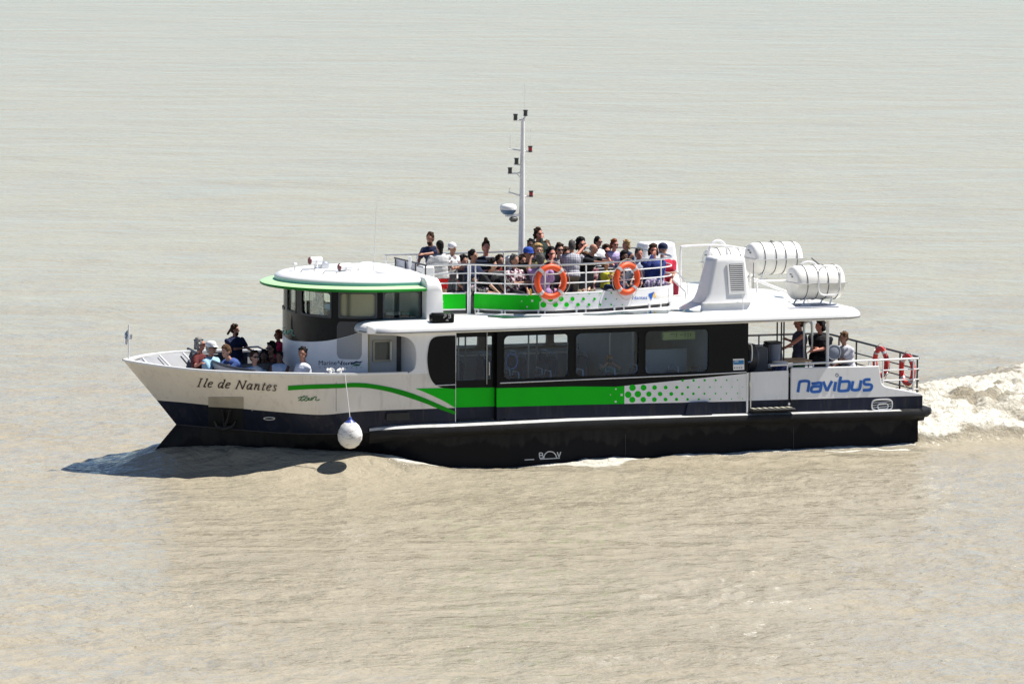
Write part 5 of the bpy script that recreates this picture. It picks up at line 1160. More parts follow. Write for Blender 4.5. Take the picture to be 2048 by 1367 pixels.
def person(x, y, v, pose, face, label, top, legs=None, skin='a', hair=H_BRN, hstyle='short', s=None, lean=0, arms=('lap', 'lap'), floor=UD, turn=0, glasses=False, hat=None, sleeve='short', bare=False, beard=False, pitch=0, group=None, legw=1.0, build_=1.0, side=0, bag=None, camera=False):
    hu, hw = loc(x, y, v); build_ *= 1.16; s = s*1.04 if s else s; s0 = s or 1.05; lr = R(lean)
    def top_chain(s_):                                  # neck base and head centre relative to the pelvis
        N = Vector((math.sin(lr)*.50, 0, math.cos(lr)*.50))*s_; Hc = N + Vector((math.sin(lr*.6)*.17 + .02, 0, math.cos(lr*.6)*.185))*s_; return N, Hc
    if pose == 'stand':
        if s is None: s0 = (hw - floor)/(.90 + top_chain(1)[1].z); s0 = max(.62, min(1.12, s0))
        pz = .90*s0
    else: pz = hw - floor - top_chain(s0)[1].z; 
    N, Hc = top_chain(s0); fa = R(face) - AY          # world angle -> boat frame
    fx, fy = math.cos(fa), math.sin(fa)
    if pose == 'stand': bz = hw - pz - Hc.z
    else: bz = hw - Hc.z - pz
    bu, bv_ = hu - Hc.x*fx, v - Hc.x*fy
    root = empty('person', BM @ Matrix.Translation((bu, bv_, bz)) @ Matrix.Rotation(fa, 4, 'Z'), label, 'person', group)
    P = Vector((0, 0, pz)); k = s0; lat = Vector((0, 1, 0)); upv = Vector((math.sin(lr), 0, math.cos(lr))); fw_ = Vector((math.cos(lr), 0, -math.sin(lr)))
    N = P + N; Hc = P + Hc; C = P + upv*.36*k; bw = build_
    body = MB(); B = body
    def torso(mb, g, low=.0):
        mb.ell(P + upv*.03*k, (.115+g)*k*bw, (.165+g)*k*bw, (.13+g)*k, M=Matrix.Rotation(lr, 3, 'Y')); mb.ell(P + upv*.17*k, (.105+g)*k*bw, (.145+g)*k*bw, (.15+g)*k, M=Matrix.Rotation(lr, 3, 'Y'))
        mb.ell(C - upv*.02*k, (.12+g)*k*bw, (.172+g)*k*bw, (.17+g)*k, M=Matrix.Rotation(lr, 3, 'Y')); mb.cap(N - upv*.075*k - lat*.13*k, N - upv*.075*k + lat*.13*k, (.062+g)*k, (.062+g)*k)
    torso(B, 0); B.cap(N - upv*.05*k, Hc - Vector((0, 0, .06))*k, .058*k, .052*k)
    HT = Matrix.Rotation(R(turn), 3, 'Z') @ Matrix.Rotation(R(pitch) + lr*.35, 3, 'Y')
    def hp(a, b, c): return Hc + HT @ (Vector((a, b, c))*k)
    B.ell(hp(-.008, 0, .022), .098*k, .078*k, .102*k, 16, 12, M=HT); B.ell(hp(.022, 0, -.045), .070*k, .058*k, .075*k, 14, 10, M=HT); B.cap(hp(.045, 0, -.085), hp(.055, 0, -.088), .03*k, .026*k)
    B.cap(hp(.085, 0, .015), hp(.105, 0, -.022), .012*k, .017*k); B.cap(hp(.078, -.03, .032), hp(.078, .03, .032), .016*k, .016*k); B.cap(hp(.078, -.018, -.052), hp(.078, .018, -.052), .013*k, .013*k)
    for sg in (-1, 1): B.ell(hp(-.005, sg*.078, -.005), .018*k, .010*k, .030*k, 8, 6, M=HT)
    # legs
    hips = [P + lat*sg*.09*k for sg in (-1, 1)]; knees, feet = [], []
    for i, sg in enumerate((-1, 1)):
        if pose == 'stand': kn = hips[i]*1.0 + Vector((.02, sg*.01, -.42))*k; ft = Vector((.0 - .01 + .04*sg*.5, hips[i].y + sg*.01, .09*k))
        elif pose == 'kneel': kn = hips[i] + Vector((.30, sg*.05, -.28))*k; ft = kn + Vector((-.35, 0, -.05))*k
        else:
            kn = hips[i] + Vector((.42, sg*.06, .0))*k; fz = max(.07*k - 0, kn.z - .43*k); ft = Vector((kn.x + .02, kn.y, fz))
        knees.append(kn); feet.append(ft); B.cap(hips[i], kn, .083*k*legw, .055*k); B.cap(kn, ft, .052*k, .036*k); B.cap(ft - Vector((.03, 0, .03))*k, ft + Vector((.13, 0, -.045))*k, .042*k, .032*k)
    # arms
    els, hds, shs = [], [], []
    for i, sg in enumerate((-1, 1)):
        S = N - upv*.075*k + lat*sg*.185*k*bw; off, pole = ARM[arms[i]] if isinstance(arms[i], str) else (arms[i], (-.1, .5, -.6))
        T = N + Vector((off[0], sg*off[1], off[2]))*k; E_, Hd = ik(S, T, .275*k, .245*k, Vector((pole[0], sg*pole[1], pole[2]))); els.append(E_); hds.append(Hd); shs.append(S)
        B.cap(S, E_, .047*k, .037*k); B.cap(E_, Hd, .037*k, .024*k)
        d = (Hd - E_).normalized(); a2 = d.cross(Vector((0, 0, 1))); a2 = a2.normalized() if a2.length > .1 else Vector((0, 1, 0)); nrm = a2.cross(d).normalized()
        pl = Hd + d*.045*k; B.cap(Hd, pl + d*.02*k, .026*k, .030*k); curl = -nrm if nrm.z > 0 else nrm
        for f in range(4):
            o_ = a2*(f - 1.5)*.0185*k; L = (.035, .042, .040, .030)[f]*k; b0 = pl + d*.028*k + o_; b1 = b0 + d*L + curl*.006*k; b2 = b1 + (d*.7 + curl*.7)*L*.75; B.cap(b0, b1, .0095*k, .009*k, 6); B.cap(b1, b2, .009*k, .0075*k, 6)
        th = a2*(-sg); t0_ = Hd + d*.02*k + th*.022*k; t1 = t0_ + (d*.6 + th*.8)*.035*k; B.cap(t0_, t1, .012*k, .010*k, 6); B.cap(t1, t1 + d*.028*k, .010*k, .008*k, 6)
    remesh_part(B, 'body', SKIN[skin], root, .0095*max(k, .8), 2)
    # eyes
    g = MB()
    for sg in (-1, 1): g.ell(hp(.089, sg*.030, .012), .007*k, .012*k, .007*k, 8, 5, M=HT)
    g.build('eyes', EYEM, root, recalc=False)
    # shirt
    T_ = MB(); torso(T_, .020)
    if not bare:
        for i in range(2):
            if sleeve == 'short': T_.cap(shs[i], shs[i].lerp(els[i], .70), .066*k, .062*k)
            elif sleeve == 'long': T_.cap(shs[i], els[i], .064*k, .052*k); T_.cap(els[i], els[i].lerp(hds[i], .9), .052*k, .038*k)
    else: T_.cap(N - upv*.06*k - lat*.1*k, N - upv*.06*k + lat*.1*k, .062*k, .062*k)
    T_.ell(P - upv*.02*k, .142*k*bw, .188*k*bw, .09*k, M=Matrix.Rotation(lr, 3, 'Y'))
    remesh_part(T_, 'shirt' if not bare else 'tank_top', top, root, .014*max(k, .8), 3)
    # trousers / shorts / skirt
    if legs is not None:
        lm, kind = legs if isinstance(legs, tuple) else (legs, 'trousers'); Lg = MB()
        Lg.ell(P - upv*.02*k, .138*k*bw, .184*k*bw, .12*k)
        for i in range(2):
            fr = .55 if kind == 'shorts' else 1.0
            Lg.cap(hips[i], hips[i].lerp(knees[i], fr), .105*k*legw, (.085 if kind != 'trousers' else .072)*k)
            if kind == 'trousers': Lg.cap(knees[i], knees[i].lerp(feet[i], .85), .070*k, .056*k)
        if kind == 'skirt':
            Lg.cap((hips[0]+hips[1])/2, (knees[0]+knees[1])/2, .13*k, .13*k); Lg.cap(knees[0], knees[1], .1*k, .1*k)
        remesh_part(Lg, kind, lm, root, .014*max(k, .8), 3)
    # hair
    rnd = random.Random(int(x*7 + y*13)); 
    if hstyle != 'bald':
        g = MB(); g.ell(hp(-.022, 0, .040), .100*k, .088*k, .100*k, 16, 12, M=HT); g.ell(hp(-.045, 0, .0), .078*k, .083*k, .095*k, 12, 10, M=HT)
        if hstyle in ('short', 'wavy', 'bun', 'long', 'curly', 'bob', 'pony'):
            n_ = {'short': 10, 'wavy': 22, 'curly': 34, 'bun': 8, 'long': 0, 'bob': 16, 'pony': 10}[hstyle]
            for _ in range(n_):
                th, ph = rnd.uniform(0, 1.25), rnd.uniform(-math.pi, math.pi); r = .098
                if math.cos(ph) > .45: th = min(th, .85)
                e = (.022 if hstyle == 'short' else .032)*k; q = hp(-.02 + r*math.sin(th)*math.cos(ph), .92*r*math.sin(th)*math.sin(ph), .042 + r*math.cos(th)); g.ell(q, e, e, e*.8, 7, 5)
        if hstyle in ('wavy', 'curly', 'bob'):
            for sg in (-1, 1):
                for z in (.02, -.02, -.055, -.08): g.ell(hp(-.03 + rnd.uniform(-.015, .02), sg*(.078 + rnd.uniform(0, .015)), z), .036*k, .028*k, .036*k, 8, 6)
            for z in (-.03, -.07): g.ell(hp(-.085, 0, z), .04*k, .07*k, .04*k, 8, 6)
        if hstyle == 'long':
            for j in range(5): g.ell(hp(-.070 - .006*j, 0, .0 - .035*j), .034*k, (.070 - .007*j)*k, .040*k, 10, 8)
        if hstyle == 'bun': g.ell(hp(-.02, 0, .168), .042*k, .042*k, .045*k, 10, 8)
        if hstyle == 'pony':
            for j in range(5): g.ell(hp(-.10 - .025*j, .01*j, .03 - .035*j), .032*k, .03*k, .034*k, 8, 6)
        remesh_part(g, 'hair', hair, root, .009*max(k, .8), 1, .4)
    else:
        g = MB(); g.ell(hp(-.035, 0, -.005), .078*k, .084*k, .055*k, 12, 8, M=HT); remesh_part(g, 'hair', hair, root, .009, 1, .4)
    if beard: g = MB(); g.ell(hp(.045, 0, -.085), .052*k, .055*k, .055*k, 10, 8, M=HT); g.ell(hp(.055, 0, -.12), .03*k, .035*k, .04*k, 8, 6); remesh_part(g, 'beard', hair, root, .009, 1, .4)
    if glasses:
        g = MB()
        for sg in (-1, 1): g.ell(hp(.098, sg*.033, .012), .008*k, .029*k, .021*k, 10, 6, M=HT); g.tube([hp(.092, sg*.06, .018), hp(.0, sg*.086, .012)], .0045*k, 5)
        g.tube([hp(.103, -.02, .018), hp(.103, .02, .018)], .005*k, 5); g.build('sunglasses', DARKG, root, recalc=False)
    if hat:
        kind, hm = hat; g = MB()
        if kind in ('cap', 'beret'):
            prof = [(.109, .035), (.113, .06), (.106, .10), (.08, .135), (.03, .150)]; n = 18
            g.loft([[hp(-.012 + r*1.0*math.cos(2*math.pi*i/n), .90*r*math.sin(2*math.pi*i/n), z) for i in range(n)] for r, z in prof], True, True)
            if kind == 'cap': g.loft([[hp(.075 + .0*abs(a), a*.07, .045 + z) for a in (-1, -.5, 0, .5, 1)] + [hp(.16 - .05*a*a, a*.065, .030 + z) for a in (1, .5, 0, -.5, -1)] for z in (0, .008)], True, True)
        else:
            g.ell(hp(-.015, 0, .050), .112*k, .098*k, .095*k, 16, 10, M=HT); g.cap(hp(-.10, 0, .0), hp(-.13, 0, -.06), .03*k, .015*k)
        g.build('hat', hm, root, smooth=50)
    if camera: g = MB(); c = (hds[0] + hds[1])/2 + Vector((.03, 0, .05)); g.bbox(tuple(c - Vector((.03, .05, .035))), tuple(c + Vector((.03, .05, .035))), .01); g.tube([c, c + Vector((.08, 0, 0))], .03); g.build('held_camera', M_DRAIL, root)
    return root
K = lambda n, c, *a: cloth(n, c, *a)
C_BLK = K('black_cotton', (.014, .014, .017)); C_NAVY = K('navy_cotton', (.018, .026, .065)); C_DNM = K('denim', (.03, .05, .12)); C_WHT = K('white_cotton', (.72, .72, .72)); C_GRY = K('grey_cotton', (.18, .18, .20)); C_KHK = K('khaki_cotton', (.26, .22, .15))
FG, UG, AG, CG = 'passengers on the foredeck', 'passengers on the open upper deck', 'passengers on the after deck', 'passengers inside the cabin'
FD = 1.22
# --- foredeck
person(400, 689, .75, 'sit', 345, 'grey-blond passenger in sunglasses and dark red top, foremost person at the bow', K('dark_red_cotton', (.10, .02, .02)), C_GRY, 'd', H_GRY, 'wavy', floor=FD, glasses=True, arms=((.25, .62, -.12), 'rail'), turn=10, group=FG)
person(423, 696, .15, 'sit', 330, 'passenger in white cap and light blue shirt beside the foremost passenger', K('light_blue_shirt', (.30, .48, .62)), C_NAVY, 'b', H_GRY, 'short', floor=FD, glasses=True, hat=('cap', C_WHT), arms=('rail', 'lap'), group=FG)
person(452, 703, -.45, 'sit', 215, 'brown-haired passenger in blue T-shirt leaning arms on the grey coaming', K('mid_blue_cotton', (.05, .09, .26)), C_DNM, 'a', H_LBR, 'short', floor=FD, lean=35, arms=('rail', 'rail'), turn=15, group=FG)
person(470, 659, 1.55, 'stand', 318, 'bearded passenger in navy T-shirt standing high at the far side of the foredeck', C_NAVY, K('check_trousers', (.06, .06, .09), (.35, .35, .36), 'plaid', 60), 'b', H_BRN, 'pony', floor=FD, arms=('cross', 'rail'), turn=25, beard=True, build_=1.22, group=FG)
person(509, 714, -.55, 'sit', 300, 'short-haired passenger with glasses in white striped blouse behind the coaming', K('white_blue_blouse', (.68, .70, .72), (.25, .40, .60), 'floral', 6), C_NAVY, 'a', H_BRN, 'short', floor=FD, glasses=True, arms=('lap', 'lap'), group=FG)
person(542, 697, .25, 'sit', 235, 'dark-haired passenger in brown patterned top holding something green near the wheelhouse', K('brown_print', (.10, .035, .025), (.25, .10, .07), 'floral', 16), C_BLK, 'b', H_BLK, 'bob', floor=FD, glasses=True, arms=('fwd', 'lap'), group=FG)
person(559, 713, -.75, 'sit', 255, 'child in pale blue tank top sitting against the wheelhouse', K('pale_blue_tank', (.45, .55, .72)), C_NAVY, 'c', H_BLK, 'short', s=.80, floor=FD, bare=True, arms=('lap', 'lap'), group=FG)
person(556, 670, 1.35, 'stand', 190, 'passenger with orange-red curls and crimson top at the far edge by the wheelhouse', K('crimson_cotton', (.45, .02, .06)), C_BLK, 'b', H_RED, 'curly', floor=FD, glasses=True, arms=('rail', 'rail'), group=FG)
person(528, 712, .0, 'sit', 270, 'passenger in black behind the child, mostly hidden by neighbours', C_BLK, C_BLK, 'c', H_BLK, 'bob', floor=FD, s=.9, arms=('lap', 'cross'), group=FG)
person(605, 707, -1.65, 'sit', 204, 'smiling passenger in white polo shirt with crossed arms, in front of the wheelhouse', K('white_polo', (.70, .72, .78)), C_DNM, 'b', H_BLK, 'short', floor=FD, arms=('cross', 'cross'), turn=50, group=FG, build_=1.05)
# --- open deck
person(860, 477, .35, 'stand', 235, 'standing brown-haired passenger in navy T-shirt leaning at the forward rail, leftmost on the open deck', C_NAVY, C_DNM, 'b', H_BRN, 'short', lean=14, arms=('low', 'fwd'), turn=15, beard=True, group=UG)
person(879, 492, -.75, 'stand', 115, 'black-haired passenger in white and black striped top and red shorts, back to the viewer', K('stripe_top', (.75, .75, .74), (.03, .03, .04), 'stripe', 75), (K('red_shorts', (.60, .02, .02)), 'shorts'), 'a', H_BLK, 'long', arms=('fwd', 'rail'), lean=4, group=UG)
person(905, 496, -.55, 'stand', 320, 'passenger in white headscarf and white blouse over patterned top', K('white_blouse', (.72, .72, .72), (.18, .15, .16), 'floral', 7), C_GRY, 'b', H_BRN, 'bald', hat=('scarf', K('white_scarf', (.75, .75, .8))), arms=('cross', 'cross'), lean=3, group=UG)
person(946, 512, -.75, 'sit', 330, 'dark-haired youth in navy T-shirt seated with floral trousers at the rail', C_NAVY, K('floral_pink_print', (.55, .45, .48), (.05, .04, .06), 'floral', 22), 'b', H_BLK, 'short', s=.95, arms=('lap', 'knee'), group=UG)
person(972, 495, .25, 'sit', 280, 'passenger with hair tied in a top bun, dark top, hand raised to the shoulder', K('black_print', (.02, .02, .025), (.25, .25, .27), 'stripe', 20), C_BLK, 'd', H_BRN, 'bun', arms=('cross', 'out'), group=UG)
person(985, 530, -1.15, 'sit', 330, 'black-haired passenger in black dress leaning far forward over bare legs', C_BLK, (C_BLK, 'shorts'), 'a', H_BLK, 'bob', s=.92, lean=28, arms=('low', 'low'), group=UG)
person(1000, 521, .0, 'sit', 300, 'small passenger in maroon jacket behind the leaning passenger in black', K('maroon_jacket', (.13, .012, .012)), C_BLK, 'b', H_BRN, 'wavy', s=.85, sleeve='long', arms=('lap', 'lap'), group=UG)
person(1029, 521, -1.2, 'sit', 315, 'grey-haired passenger in pink and white floral shirt left of the mast foot', K('floral_red_print', (.10, .04, .06), (.60, .50, .52), 'floral', 18), C_BLK, 'b', H_DGR, 'short', s=.95, arms=('cross', 'lap'), group=UG)
person(1057, 508, -.85, 'sit', 300, 'passenger in bright blue cap right of the mast', K('olive_dark_top', (.05, .045, .03)), C_DNM, 'b', H_BRN, 'short', arms=('chin', 'lap'), hat=('cap', K('blue_cap', (.03, .08, .38))), group=UG)
person(1076, 501, -.2, 'sit', 285, 'blond curly-haired passenger behind the blue cap', K('lime_print', (.30, .30, .12), (.05, .04, .03), 'floral', 12), C_BLK, 'a', H_BLD, 'curly', arms=('lap', 'lap'), group=UG)
person(1062, 491, .55, 'sit', 255, 'dark-haired passenger half hidden behind the blue cap and blond curls', C_NAVY, C_BLK, 'c', H_BLK, 'short', arms=('lap', 'lap'), group=UG)
person(1077, 468, .75, 'stand', 310, 'tallest standing passenger with wavy brown hair and hand at the mouth, dark green jacket', K('dark_green_jacket', (.02, .035, .03)), C_DNM, 'd', H_BRN, 'wavy', sleeve='long', arms=('chin', 'cross'), glasses=True, group=UG)
person(1082, 519, -1.35, 'sit', 65, 'grey-haired passenger in lilac shirt with back turned, behind the left orange ring', K('lilac_shirt', (.42, .26, .48)), K('pink_print', (.45, .20, .28), (.2, .08, .2), 'floral', 12), 'c', H_DGR, 'short', s=.98, arms=('lap', 'lap'), group=UG, build_=1.1)
person(1103, 508, -.9, 'sit', 290, 'dark-haired passenger in sunglasses and brown top, hand near the chin', K('brown_top', (.10, .035, .04)), C_BLK, 'd', H_BLK, 'bob', glasses=True, arms=('chin', 'lap'), group=UG)
person(1119, 500, -.5, 'sit', 285, 'sunglasses passenger in black and white striped top between plaid shirt and brown top', K('fine_stripe_top', (.70, .70, .70), (.03, .03, .03), 'stripe', 60), C_BLK, 'a', H_BRN, 'bob', glasses=True, arms=('lap', 'lap'), group=UG)
person(1144, 492, -.95, 'stand', 85, 'passenger in grey and white plaid shirt seen from behind', K('plaid_shirt', (.52, .52, .56), (.10, .10, .14), 'plaid', 55), C_KHK, 'b', H_DGR, 'short', lean=12, arms=('rail', 'rail'), group=UG, build_=1.1)
person(1162, 489, .55, 'sit', 300, 'dark-haired passenger in sunglasses with one bare arm raised to the face', K('sage_top', (.25, .28, .22)), C_BLK, 'd', H_BLK, 'wavy', s=1.05, glasses=True, arms=('face', 'lap'), group=UG)
person(1187, 498, -1.05, 'stand', 330, 'balding passenger in black shirt and jeans leaning with forearms on the rail', C_BLK, C_DNM, 'b', H_GRY, 'bald', lean=24, arms=('fwd', 'fwd'), turn=20, group=UG, build_=1.12)
person(1196, 484, .45, 'stand', 320, 'dark-haired passenger in sunglasses and white T-shirt with dark straps', K('white_tee', (.70, .72, .75)), C_DNM, 'b', H_BLK, 'short', glasses=True, arms=('lap', 'lap'), lean=5, group=UG)
person(1229, 489, .1, 'stand', 300, 'red-haired passenger in lilac tank top with straps', K('lilac_tank', (.50, .42, .68)), C_GRY, 'd', H_RED, 'wavy', bare=True, glasses=True, arms=('lap', 'lap'), lean=8, group=UG)
person(1252, 490, .15, 'stand', 215, 'blond passenger in dark top turned to the red-haired passenger', C_NAVY, C_BLK, 'b', H_BLD, 'bob', bare=True, arms=('rail', 'lap'), lean=8, group=UG)
person(1249, 513, -1.0, 'sit', 285, 'dark-haired child in pale printed T-shirt seen through the right orange ring', K('pale_print_tee', (.45, .50, .55), (.08, .12, .2), 'floral', 12), C_DNM, 'c', H_BLK, 'curly', s=.85, arms=('lap', 'lap'), group=UG)
person(1212, 530, -1.35, 'sit', 330, 'small child in yellow-green top holding a soft toy at the rail', K('yellow_green_top', (.42, .42, .04)), C_NAVY, 'a', H_LBR, 'short', s=.62, arms=('fwd', 'fwd'), group=UG)
person(1307, 501, -.25, 'sit', 275, 'brown-haired passenger in sunglasses, blue jacket and floral skirt at the aft end', K('blue_jacket', (.03, .05, .20)), (K('purple_floral', (.10, .07, .16), (.45, .42, .5), 'floral', 22), 'skirt'), 'd', H_BRN, 'curly', s=.97, glasses=True, sleeve='long', arms=('chin', 'lap'), group=UG)
person(1326, 500, .05, 'sit', 285, 'passenger in dark cap and red shirt, rightmost on the open deck', K('red_shirt', (.42, .02, .05)), K('red_trousers', (.25, .02, .04)), 'a', H_GRY, 'short', s=1.02, hat=('cap', C_NAVY), arms=('cross', 'lap'), group=UG, build_=1.08)
person(1132, 508, .35, 'sit', 300, 'dark-haired passenger in teal top in the far row between striped top and plaid shirt', K('teal_top', (.03, .12, .13)), C_BLK, 'b', H_BRN, 'wavy', arms=('lap', 'lap'), group=UG)
person(1172, 517, -.75, 'sit', 270, 'passenger in maroon print behind the balding passenger at the rail', K('maroon_print', (.14, .03, .05), (.35, .25, .25), 'floral', 14), C_KHK, 'a', H_LBR, 'bob', s=.95, arms=('lap', 'lap'), group=UG)
person(1278, 508, .6, 'sit', 290, 'passenger in pale blue shirt in the far row in front of the white casing', K('pale_blue_shirt2', (.40, .46, .58)), C_DNM, 'd', H_DGR, 'short', s=.95, arms=('lap', 'lap'), group=UG)
person(1046, 522, -.45, 'sit', 290, 'passenger in pale pink blouse just right of the mast foot below the blue cap', K('pale_pink_blouse', (.60, .42, .44)), C_BLK, 'b', H_BRN, 'bob', s=.95, arms=('lap', 'lap'), group=UG)
person(1213, 503, .95, 'sit', 285, 'mustard-topped passenger in sunglasses, far row, between white T-shirt and lilac tank top', K('mustard_top', (.38, .24, .05)), C_BLK, 'd', H_BRN, 'wavy', glasses=True, arms=('lap', 'lap'), group=UG)
person(1093, 494, 1.0, 'sit', 275, 'passenger in grey hooded top in the far row beside the tallest standing passenger', C_GRY, C_BLK, 'a', H_LBR, 'short', sleeve='long', arms=('lap', 'lap'), group=UG)
person(928, 523, .35, 'sit', 300, 'passenger in coral T-shirt in the far row between headscarf and navy T-shirt', K('coral_tee', (.55, .16, .10)), C_DNM, 'b', H_BLK, 'bob', s=.95, arms=('lap', 'lap'), group=UG)
# --- after deck
person(1598, 645, -.35, 'stand', 190, 'standing passenger in grey-purple top and long green apron-like skirt, head under the roof edge', K('slate_purple_top', (.08, .08, .13)), (K('green_skirt', (.01, .10, .03)), 'skirt'), 'd', H_LBR, 'short', floor=.85, arms=('out', (.45, .2, -.35)), sleeve=None, group=AG)
person(1640, 652, -.55, 'stand', 225, 'broad passenger all in black with folded forearms beside the white roof post', C_BLK, C_BLK, 'd', H_BLK, 'bob', floor=.85, arms=('cross', 'rail'), group=AG, turn=-20, build_=1.3)
person(1687, 675, -.6, 'sit', 215, 'seated passenger with brown hair in pale vest with dark strap, back half turned', K('pale_grey_vest', (.58, .58, .64)), C_BLK, 'b', H_LBR, 'short', floor=.85, s=.95, lean=12, arms=('lap', 'lap'), group=AG)
# --- cabin
person(1218, 720, -1.55, 'sit', 275, 'blond child in turquoise shirt holding a camera to the face behind the middle window', K('turquoise_shirt', (.03, .35, .30)), C_GRY, 'a', H_BLD, 'short', s=.80, floor=.76, arms=('face', 'face'), camera=True, group=CG)
person(1236, 690, .4, 'stand', 200, 'dim standing passenger in grey inside the cabin behind the child', C_GRY, C_BLK, 'b', H_BLK, 'short', floor=.76, arms=('down', 'down'), group=CG)
person(1166, 690, 2.0, 'sit', 100, 'dark silhouette of a seated passenger against the far cabin window', C_NAVY, C_BLK, 'b', H_BLK, 'wavy', floor=.76, arms=('lap', 'lap'), group=CG)
# toy and bag
t = placed('soft_toy', loc(1222, 549, -1.55)[0], -1.55, loc(1222, 549, -1.55)[1] - .08, 'small yellow soft toy held by the child at the rail', 'toy')
g = MB(); g.ell((0, 0, .05), .05, .045, .06); g.ell((0, 0, .13), .04, .04, .04); 
for sg in (-1, 1): g.cap((0, sg*.04, .07), (.03, sg*.08, .05), .016, .014); g.ell((0, sg*.03, .165), .012, .012, .014)
remesh_part(g, 'toy_body', K('toy_plush', (.60, .42, .10)), t, .01, 1)
t = placed('shoulder_bag', loc(905, 566, -.7)[0], -.7, UD, 'grey shoulder bag on the deck between the red shorts and the headscarf passenger', 'bag')
g = MB(); g.bbox((-.2, -.1, 0), (.2, .1, .34), .05); g.build('bag_body', C_GRY, t); g = MB(); g.tube(smooth_poly([(-.17, 0, .33), (-.1, 0, .5), (.1, 0, .5), (.17, 0, .33)], 4), .012); g.build('strap', C_BLK, t)
bpy.context.view_layer.update(); dg = bpy.context.evaluated_depsgraph_get()
for o, m in PEND:
    me = bpy.data.meshes.new_from_object(o.evaluated_get(dg)); me.materials.clear(); me.materials.append(m)
    me.polygons.foreach_set('use_smooth', [True]*len(me.polygons)); me.polygons.foreach_set('material_index', [0]*len(me.polygons)); o['_m'] = 1
    PEND[PEND.index((o, m))] = (o, m, me)
for o, m, me in PEND: o.modifiers.clear(); o.data = me; del o['_m']
# ================================================================== water
def axis(lo, hi, st, far, k=1.25):
    n = int(round((hi - lo)/st)); a = [lo + (hi - lo)*i/n for i in range(n + 1)]; s_ = st; x = hi
    while x < far: s_ *= k; x += s_; a.append(x)
    s_ = st; x = lo
    while x > -far: s_ *= k; x -= s_; a.insert(0, x)
    return a
XS = axis(-13, 13.5, .085, 4000); YS = axis(-29, 24, .10, 6000, 1.12)
hl = [(-12, 0), (-10.2, .0), (-9.4, .03), (-8.7, .20), (-8.1, .40), (-7.2, .46), (-6.2, .45), (-5.4, .38), (-4.6, .34), (-3.9, .26), (-3.2, .10), (-2.5, .0), (-1.5, -.05), (-.6, -.02), (.5, .03), (2, .05), (4, .03), (6, .05), (8, .02), (12, 0)]
hwid = [(-9.4, .0), (-8.6, .05), (-7, .7), (-6, 1.25), (-5.2, 1.6), (-4.4, 1.95), (-3.4, 2.38), (8, 2.47), (9, 2.5)]
def nz(x, y, s_, o=0.0): return noise.noise(Vector((x*s_ + o, y*s_ - o, o*.37)))
